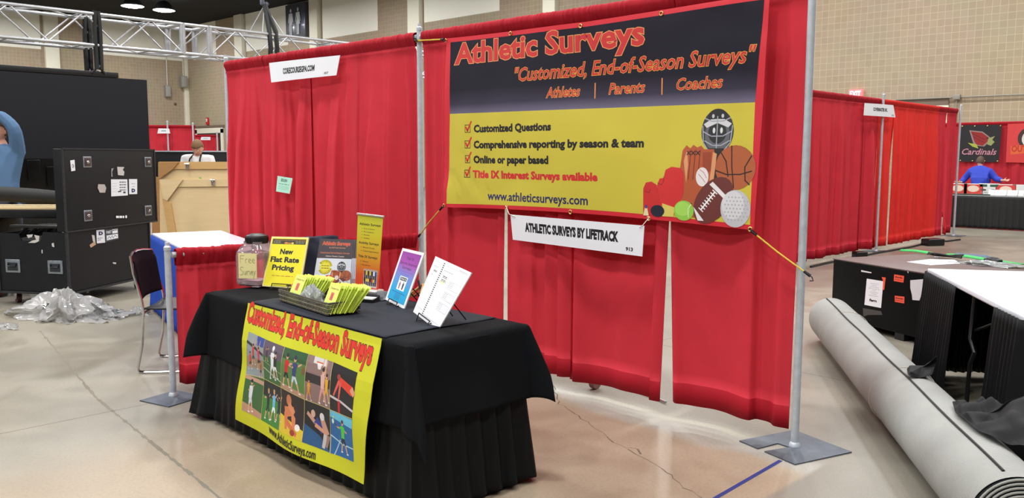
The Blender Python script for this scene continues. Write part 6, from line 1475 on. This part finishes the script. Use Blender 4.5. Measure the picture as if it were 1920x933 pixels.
def dred(c, W, H):
    c.disc(W*.62, H*.62, W*.36, H*.3, (60, 40, 36)); c.disc(W*.64, H*.6, W*.28, H*.24, (226, 220, 214)); c.poly([(W*.1, H*.42), (W*.95, H*.5), (W*.95, H*.3), (W*.1, H*.2)], (222, 100, 50)); c.text('OUTLAWS', W*.12, H*.28, W*1.2*.8, H*.16, (196, 44, 36), bold=.04); c.disc(W*.66, H*.16, W*.2, H*.12, (216, 190, 70)); c.text('BC', W*.58, H*.12, W*.76, H*.09, BLK, bold=.03)
t, fn, W, H = flat_sign('team_banner', 'red banner with orange lettering cut by the right frame edge', (0, yb-.09, 0), (0, -1, 0), [(1889.5, 232), (1968, 229), (1886, 304), (1964, 306)], .004, dred, rb, 'banner')
# booth table
yt = 16.05; t = thing('booth_table', 'long table under a black skirt in the far right booth', 'table', (1.0, yt+.38, 0))
b = MB(); b.rbox((1.0, yt+.40, .70), (4.2, .76, .03), .005); b.build('tabletop', mat('glass_white_top', (206, 214, 216), .25), t)
for x in (-1.0, 3.0):
    for y in (yt+.1, yt+.7): b = MB(); b.cyl((x, y, 0), (x, y, .69), .015, 8); b.build('leg', galv, t)
pleat_run(Matrix.Identity(4), [(-1.1, yt+.74), (-1.1, yt), (3.1, yt)], .70, .02, mat('far_black_skirt', (16, 16, 18), .7, 0, 'fabric', 8, .1, .1), 'plain black skirt of the far right booth table', .12, .012, .02)
zt_ = .716
def box_item(u, v, w_, h_, dpt, m_, label, draw=None, y=yt+.18, name='display_box', grp=None):
    q = aty(u, v, y); t = thing(name, label, 'box', (q.x, y, zt_), group=grp); b = MB(); b.rbox((q.x, y+dpt/2, zt_+h_/2), (w_, dpt, h_), .006); b.build('box_body', m_, t)
    fn, _ = quadmap((q.x-w_/2, y-.001, zt_+h_), (q.x+w_/2, y-.001, zt_+h_), (q.x-w_/2, y-.001, zt_), (q.x+w_/2, y-.001, zt_), w_, h_)
    if draw: c = Canvas(.0005, .001); draw(c, w_, h_); b = MB(); c.bake(b, fn); b.build('front_print', None, t, False)
redb = ink((206, 62, 52)); whb = ink((214, 216, 214))
def dring(c, W, H): c.rect(W*.04, H*.06, W*.96, H*.94, (206, 62, 52)); c.disc(W*.5, H*.55, W*.3, H*.3, (222, 196, 180)); c.disc(W*.5, H*.55, W*.26, H*.26, (232, 210, 190))
def dgreen(c, W, H): c.rect(W*.06, H*.72, W*.42, H*.92, (40, 84, 66)); c.rect(W*.56, H*.72, W*.94, H*.92, (40, 84, 66)); c.disc(W*.25, H*.45, W*.14, H*.08, (70, 74, 80)); c.disc(W*.72, H*.45, W*.14, H*.08, (70, 74, 80)); c.greek(W*.1, W*.9, H*.2, H*.05, (150, 150, 150), 4)
gbx = 'display boxes on the far booth table'
box_item(1796, 350, .40, .24, .06, whb, 'red and white box with a pale disc, leftmost on the far booth table', dring, grp=gbx)
box_item(1825, 350, .40, .24, .06, whb, 'red box with a pale disc left of the white box on the far booth table', dring, grp=gbx)
box_item(1854, 350, .40, .25, .06, whb, 'white box with two green bars in the middle of the far booth table', dgreen, grp=gbx)
box_item(1886, 350, .40, .24, .06, whb, 'red box with a pale disc right of the white box on the far booth table', dring, grp=gbx)
box_item(1917, 350, .38, .24, .06, whb, 'white box at the frame edge on the far booth table', None, grp=gbx)
for k, u in enumerate((1859, 1871, 1883, 1893, 1904, 1914)):
    q = aty(u, 362, yt+.06); b = MB(); b.rbox((0, 0, 0), (.12, .012, .13), .003, M=Matrix.Translation((q.x, yt+.06, zt_+.062)) @ Matrix.Rotation(R(-20), 4, 'X')); b.rbox((q.x, yt+.045, zt_+.01), (.12, .06, .02), .003)
    tag(b.build('ring_display', ink((222, 226, 226))), '%s of the small white stands along the far booth table' % ('leftmost', 'second from left', 'third from left', 'fourth from left', 'second from right', 'rightmost')[k], 'display stand', 'small white stands on the far booth table')
q = aty(1822, 363, yt+.05); b = MB(); b.rbox((q.x, yt+.06, zt_+.012), (.75, .1, .024), .008); tag(b.build('display_tray', mat('dark_green_tray', (40, 56, 46), .5)), 'long dark green tray at the left front of the far booth table', 'tray')
# ------------------------------------------------------------------ people
skin = mat('skin', (206, 150, 128), .5, 0, 'plain', 30, .02, .05, spec=.35)
def skinned(name, J, E, root, sub=1):
    "grow a surface over a joint graph J {name: (pos, rx, ry)} with edges E; returns a plain mesh"
    names = [root]+[k for k in J if k != root]; ix = {k: i for i, k in enumerate(names)}
    me = bpy.data.meshes.new(name); me.from_pydata([V(J[k][0]) for k in names], [(ix[a], ix[c_]) for a, c_ in E], [])
    o = bpy.data.objects.new(name, me); COL.objects.link(o); o.modifiers.new('skin', 'SKIN').use_smooth_shade = True
    for i, k in enumerate(names): s_ = me.skin_vertices[0].data[i]; s_.radius = (J[k][1], J[k][2] if len(J[k]) > 2 else J[k][1]); s_.use_root = (i == 0)
    d = o.modifiers.new('s', 'SUBSURF'); d.levels = d.render_levels = sub
    dg = bpy.context.evaluated_depsgraph_get(); dg.update(); m2_ = bpy.data.meshes.new_from_object(o.evaluated_get(dg)); bpy.data.objects.remove(o); return m2_
def fuse(name, meshes, voxel, m_, parent, smooth_it=2):
    bm = bmesh.new()
    for me in meshes: bm.from_mesh(me)
    me = bpy.data.meshes.new(name); bm.to_mesh(me); bm.free(); o = bpy.data.objects.new(name, me); COL.objects.link(o)
    r_ = o.modifiers.new('r', 'REMESH'); r_.mode = 'VOXEL'; r_.voxel_size = voxel; r_.use_smooth_shade = True
    if smooth_it: q = o.modifiers.new('q', 'SMOOTH'); q.iterations = smooth_it; q.factor = .5
    dg = bpy.context.evaluated_depsgraph_get(); dg.update(); m2_ = bpy.data.meshes.new_from_object(o.evaluated_get(dg)); m2_.transform(wm(parent).inverted()); bpy.data.objects.remove(o)
    m2_.materials.clear(); m2_.materials.append(m_); m2_.polygons.foreach_set('use_smooth', [True]*len(m2_.polygons))
    o = bpy.data.objects.new(name, m2_); COL.objects.link(o); o.parent = parent; return o
def headmesh(M_, scale=1.0):
    "head looking along local -y, centre of skull at the origin"
    b = MB(M_ @ Matrix.Scale(scale, 4)); n = 40
    def f(u, v):
        a = u*2*PI; t_ = PI*v; x = math.sin(t_)*math.sin(a); y = -math.sin(t_)*math.cos(a); z = math.cos(t_)
        X, Y, Z = x*.076, y*.096, z*.118
        if z < 0: k = -z; X *= 1-.30*k**1.5; Y = Y*(1-.22*k)-.012*k
        fr = max(0, -y)
        g = lambda cx, cz, sx, sz: math.exp(-((x-cx)/sx)**2-((z-cz)/sz)**2)*(1 if fr > .3 else 0)
        Y -= .024*g(0, -.22, .13, .17)+.010*g(0, .0, .09, .22); Y += .010*(g(.36, .02, .2, .13)+g(-.36, .02, .2, .13)); Y -= .008*g(0, -.52, .3, .09); Y += .005*g(0, -.44, .3, .05); Y -= .010*g(0, -.86, .35, .15); Y -= .005*(g(.36, .17, .28, .07)+g(-.36, .17, .28, .07))
        return V((X, Y, Z))
    b.grid(f, n, n, closeu=True)
    for s_ in (-1, 1): b.sphere((s_*.077, .012, -.012), .03, 12, (.3, .6, 1))
    me = bpy.data.meshes.new('h'); me.from_pydata([V(p) for p in b.v], [], b.f); return me
def hand(J, E, wrist, dirn, side, pref, flat, curl=.5, s=1.0):
    "palm and five finger chains; dirn along the hand, side towards the thumb, flat = palm normal"
    d = V(dirn).normalized(); t_ = (V(side)-d*V(side).dot(d)).normalized(); nrm = d.cross(t_)*flat; w0 = V(J[wrist][0])
    J[pref+'palm'] = (w0+d*.055*s, .034*s, .016*s); E.append((wrist, pref+'palm'))
    for k, (off, ln) in enumerate(((.030, .074), (.010, .082), (-.010, .076), (-.029, .060))):
        p = w0+d*.092*s+t_*off*s; J['%sf%d0' % (pref, k)] = (p, .0095*s); E.append((pref+'palm', '%sf%d0' % (pref, k))); dd = d.copy()
        for j in range(1, 4): dd = (dd+nrm*curl*.55).normalized(); p = p+dd*ln*s/3; J['%sf%d%d' % (pref, k, j)] = (p, .0085*s-.0008*j); E.append(('%sf%d%d' % (pref, k, j-1), '%sf%d%d' % (pref, k, j)))
    p = w0+d*.03*s+t_*.032*s; J[pref+'t0'] = (p, .013*s); E.append((pref+'palm', pref+'t0')); dd = (d*.6+t_*.7+nrm*.3).normalized()
    for j in (1, 2): p = p+dd*.034*s; J['%st%d' % (pref, j)] = (p, .0105*s); E.append(('%st%d' % (pref, j-1), '%st%d' % (pref, j))); dd = (dd+d*.4).normalized()
def person(label, J, headM, top, bottom, hairc, short_sleeve=False, hair_style='short', voxel=.009, shoes=(40, 36, 36), foot=None):
    "J: joints pelvis, belly, chest, neck, sh/el/wr l+r, hip/kn/an l+r (world positions)"
    t = thing('person', label, 'person', foot)
    r_ = dict(pelvis=(.15, .11), belly=(.14, .105), chest=(.17, .115), neck=(.058, .06), shl=(.062,), shr=(.062,), ell=(.044,), elr=(.044,), wrl=(.028,), wrr=(.028,), hil=(.09,), hir=(.09,), knl=(.062,), knr=(.062,), anl=(.042,), anr=(.042,))
    G = {k: (V(J[k]), *r_[k]) for k in r_}; hc = headM.translation; G['skull'] = (V(J['neck']).lerp(hc, .55), .058, .062)
    up = (V(J['neck'])-V(J['pelvis'])).normalized()
    for s_ in 'lr':
        a = V(J['an'+s_]); fd = V(J['fwd']); G['heel'+s_] = (V((a.x, a.y, .045)), .038); G['toe'+s_] = (V((a.x, a.y, .034))+fd*.17, .034)
    E = [('pelvis', 'belly'), ('belly', 'chest'), ('chest', 'neck'), ('neck', 'skull')]
    for s_ in 'lr': E += [('chest', 'sh'+s_), ('sh'+s_, 'el'+s_), ('el'+s_, 'wr'+s_), ('pelvis', 'hi'+s_), ('hi'+s_, 'kn'+s_), ('kn'+s_, 'an'+s_), ('an'+s_, 'heel'+s_), ('heel'+s_, 'toe'+s_)]
    for s_ in 'lr':
        d = V(J['wr'+s_])-V(J['el'+s_]); hand(G, E, 'wr'+s_, J.get('hd'+s_, d), J.get('thumb'+s_, V((0, 0, 1)).cross(d)+V((0, 0, .3))), 'h'+s_, 1, .5)
    fuse('body', [skinned('b', G, E, 'pelvis'), headmesh(headM)], voxel, skin, t)
    # clothing
    def cl(names, grow, E2, root): return skinned('c', {k: (G[k][0] if k in G else V(J[k]), *[x*1.04+grow for x in (G[k][1:] if k in G else (.05,))]) for k in names}, E2, root)
    sl = {}
    for s_ in 'lr': G['cuff'+s_] = ((V(J['sh'+s_]).lerp(V(J['el'+s_]), .98), .056) if short_sleeve else (V(J['el'+s_]).lerp(V(J['wr'+s_]), .9), .032)); G['hem'] = (V(J['pelvis'])-up*.10, .155, .115); G['collar'] = (V(J['neck'])-up*.0, .062, .065)
    nm = ['hem', 'pelvis', 'belly', 'chest', 'collar', 'shl', 'shr', 'cuffl', 'cuffr']+([] if short_sleeve else ['ell', 'elr'])
    E2 = [('hem', 'pelvis'), ('pelvis', 'belly'), ('belly', 'chest'), ('chest', 'collar')]
    for s_ in 'lr': E2 += [('chest', 'sh'+s_)]+([('sh'+s_, 'cuff'+s_)] if short_sleeve else [('sh'+s_, 'el'+s_), ('el'+s_, 'cuff'+s_)])
    fuse('shirt', [cl(nm, .03, E2, 'pelvis')], voxel*1.2, top, t, 1)
    E3 = []
    for s_ in 'lr': E3 += [('pelvis', 'hi'+s_), ('hi'+s_, 'kn'+s_), ('kn'+s_, 'an'+s_)]
    fuse('trousers', [cl(['pelvis', 'hil', 'hir', 'knl', 'knr', 'anl', 'anr'], .024, E3, 'pelvis')], voxel*1.5, bottom, t)
    for s_ in 'lr':
        a = G['heel'+s_][0]; z = G['toe'+s_][0]; b = MB(); b.tube([a+V((0, 0, .02))-(z-a)*.15, a+V((0, 0, .02)), a.lerp(z, .5)+V((0, 0, .01)), z+V((0, 0, 0)), z+(z-a)*.18], [.035, .048, .046, .043, .02], 14)
        b.v = [V((p.x, p.y, max(.004, p.z))) for p in b.v]; b.build('shoe', ink(shoes), t)
    # hair shell
    b = MB(headM); n = 30
    def hf(u, v):
        a = u*2*PI; t_ = PI*v; x = math.sin(t_)*math.sin(a); y = -math.sin(t_)*math.cos(a); z = math.cos(t_)
        low = (.42 if hair_style == 'short' else .40); front = -y
        lim = .30+.62*max(0, front) if front > 0 else -.45; lim = max(lim, -.45)
        tt = PI*v*(math.acos(max(-1, min(1, lim if front > -.2 else -.5)))/PI); x = math.sin(tt)*math.sin(a); y = -math.sin(tt)*math.cos(a); z = math.cos(tt)
        k = 1.09+.02*noise.noise(V((x*9, y*9, z*9))); X, Y, Z = x*.076*k, y*.096*k, z*.118*k
        if z < 0: X *= 1-.2*(-z)**1.5
        return V((X, Y+.002, Z+.004))
    b.grid(hf, n, 16, closeu=True); b.build('hair', mat('hair_%d' % hairc[0], hairc, .7, 0, 'plain', 120, .4, .2), t, True, solid=.008)
    for s_ in (-1, 1):
        b = MB(headM); b.sphere((s_*.028, -.0835, .004), .0115, 12); b.build('eye', ink((226, 222, 220)), t); b = MB(headM); b.sphere((s_*.028, -.0925, .004), .0045, 8); b.build('iris', ink((40, 34, 30)), t)
        b = MB(headM); b.tube([(s_*.014, -.095, .022), (s_*.028, -.096, .026), (s_*.045, -.086, .022)], .003, 6); b.build('eyebrow', ink(hairc), t)
    b = MB(headM); b.tube([(-.022, -.087, -.054), (-.008, -.094, -.052), (.008, -.094, -.052), (.022, -.087, -.054)], [.002, .0045, .0045, .002], 8); b.build('lips', ink((176, 92, 84)), t)
    return t
def Wp(u, v, d): return CAMP+ray(u, v)*d
def headmat(c_, look, roll=0, tilt=0):
    "head whose face points along look"
    y = -V(look).normalized(); z = V((0, 0, 1)); x = y.cross(z).normalized(); z = x.cross(y); M_ = Matrix((x, y, z)).transposed().to_4x4() @ Matrix.Rotation(roll, 4, 'Y'); M_.translation = c_; return M_
H_ = PD.copy(); S_ = V((PD.y, -PD.x, 0))       # away from and to the right of the viewer
def fl_(p, z=.0): return V((p.x, p.y, z))
# man in blue, arms raised, at the left frame edge
d = 9.75
pel = Wp(8, 372, d); J = dict(pelvis=pel, belly=Wp(8, 340, d), chest=Wp(6, 302, d), neck=Wp(2, 270, d), shl=Wp(34, 283, d), ell=Wp(27, 238, d-.12), wrl=Wp(-10, 207, d-.15), shr=Wp(-26, 285, d), elr=Wp(-50, 245, d-.1), wrr=Wp(-40, 203, d-.2), fwd=-H_)
for s_, k in (('l', 1), ('r', -1)): J['hi'+s_] = pel+S_*.09*k-V((0, 0, .06)); J['kn'+s_] = fl_(pel+S_*.11*k-H_*.03, .50); J['an'+s_] = fl_(pel+S_*.12*k, .09)
denim = mat('denim_blue_shirt', (76, 108, 144), .8, 0, 'fabric', 6, .15, .1); jeans = mat('dark_trousers', (44, 48, 60), .8, 0, 'fabric', 6, .1, .1)
person('man in a denim blue shirt raising his arms before the black screen', J, headmat(Wp(1, 245, d-.03), -H_-S_*.55+V((0, 0, .25))), denim, jeans, (96, 70, 54), foot=fl_(pel))
# man in white with apron straps
d = 12.9
pel = fl_(Wp(371, 330, d), .98); J = dict(pelvis=pel, belly=fl_(Wp(371, 330, d), 1.16), chest=Wp(371, 314, d-.04), neck=Wp(371, 291, d-.10), shl=Wp(396, 300, d-.05), shr=Wp(346, 300, d-.05), ell=fl_(Wp(399, 330, d-.05), 1.05), elr=fl_(Wp(345, 330, d-.05), 1.05), wrl=fl_(Wp(388, 330, d-.4), 1.05), wrr=fl_(Wp(354, 330, d-.4), 1.05), fwd=-H_)
for s_, k in (('l', 1), ('r', -1)): J['hi'+s_] = pel+S_*.09*k-V((0, 0, .06)); J['kn'+s_] = fl_(pel+S_*.11*k-H_*.03, .50); J['an'+s_] = fl_(pel+S_*.12*k, .09)
wt = mat('white_tee_fabric', (222, 220, 222), .85, 0, 'fabric', 6, .1, .04)
pw = person('man in a white shirt and black apron straps looking down behind the plywood crate', J, headmat(Wp(370.5, 277.5, d-.16), -H_+V((0, 0, -.55))), wt, jeans, (118, 88, 58), foot=fl_(pel))
for k in (-1, 1):
    b = MB(); b.tube([J['neck']+S_*.055*k+V((0, 0, .02))-H_*.0, J['neck']+S_*.075*k-H_*.125+V((0, 0, -.05)), J['chest']+S_*.085*k-H_*.17, J['belly']+S_*.10*k-H_*.155], .012, 6); b.build('apron_strap', blackplastic, pw)
b = MB(); b.rbox(J['belly']-H_*.15-V((0, 0, .1)), (.36, .02, .5), .01, rz=math.atan2(S_.y, S_.x)); b.build('apron', blackplastic, pw)
# person in royal blue, seen from behind in the far booth
y_ = 17.35
def Wy(u, v, y=y_): return aty(u, v, y)
pel = Wy(1837, 345); pel.z = .88; J = dict(pelvis=pel, belly=V((pel.x, y_+.04, 1.02)), chest=Wy(1838, 325, y_+.12), neck=Wy(1838, 312.5, y_+.2), shl=Wy(1857, 322, y_+.12), shr=Wy(1819, 322, y_+.12), ell=Wy(1868, 336, y_+.1), elr=Wy(1807, 337, y_+.1), wrl=Wy(1880, 338, y_-.12), wrr=Wy(1802, 342, y_-.1), fwd=V((0, 1, 0)), hdl=V((1, -.1, 0)), hdr=V((-.6, -.6, 0)))
for s_, k in (('l', 1), ('r', -1)): J['hi'+s_] = pel+V((.1*k, 0, -.06)); J['kn'+s_] = V((pel.x+.12*k, pel.y+.12, .46)); J['an'+s_] = V((pel.x+.12*k, pel.y, .09))
rb2 = mat('royal_blue_polo', (40, 62, 176), .8, 0, 'fabric', 6, .12, .08)
person('person in a royal blue shirt seen from behind at the far right booth table', J, headmat(Wy(1838, 303, y_+.24), (0, 1, -.35)), rb2, jeans, (82, 66, 54), foot=V((pel.x, pel.y, 0)), voxel=.012)
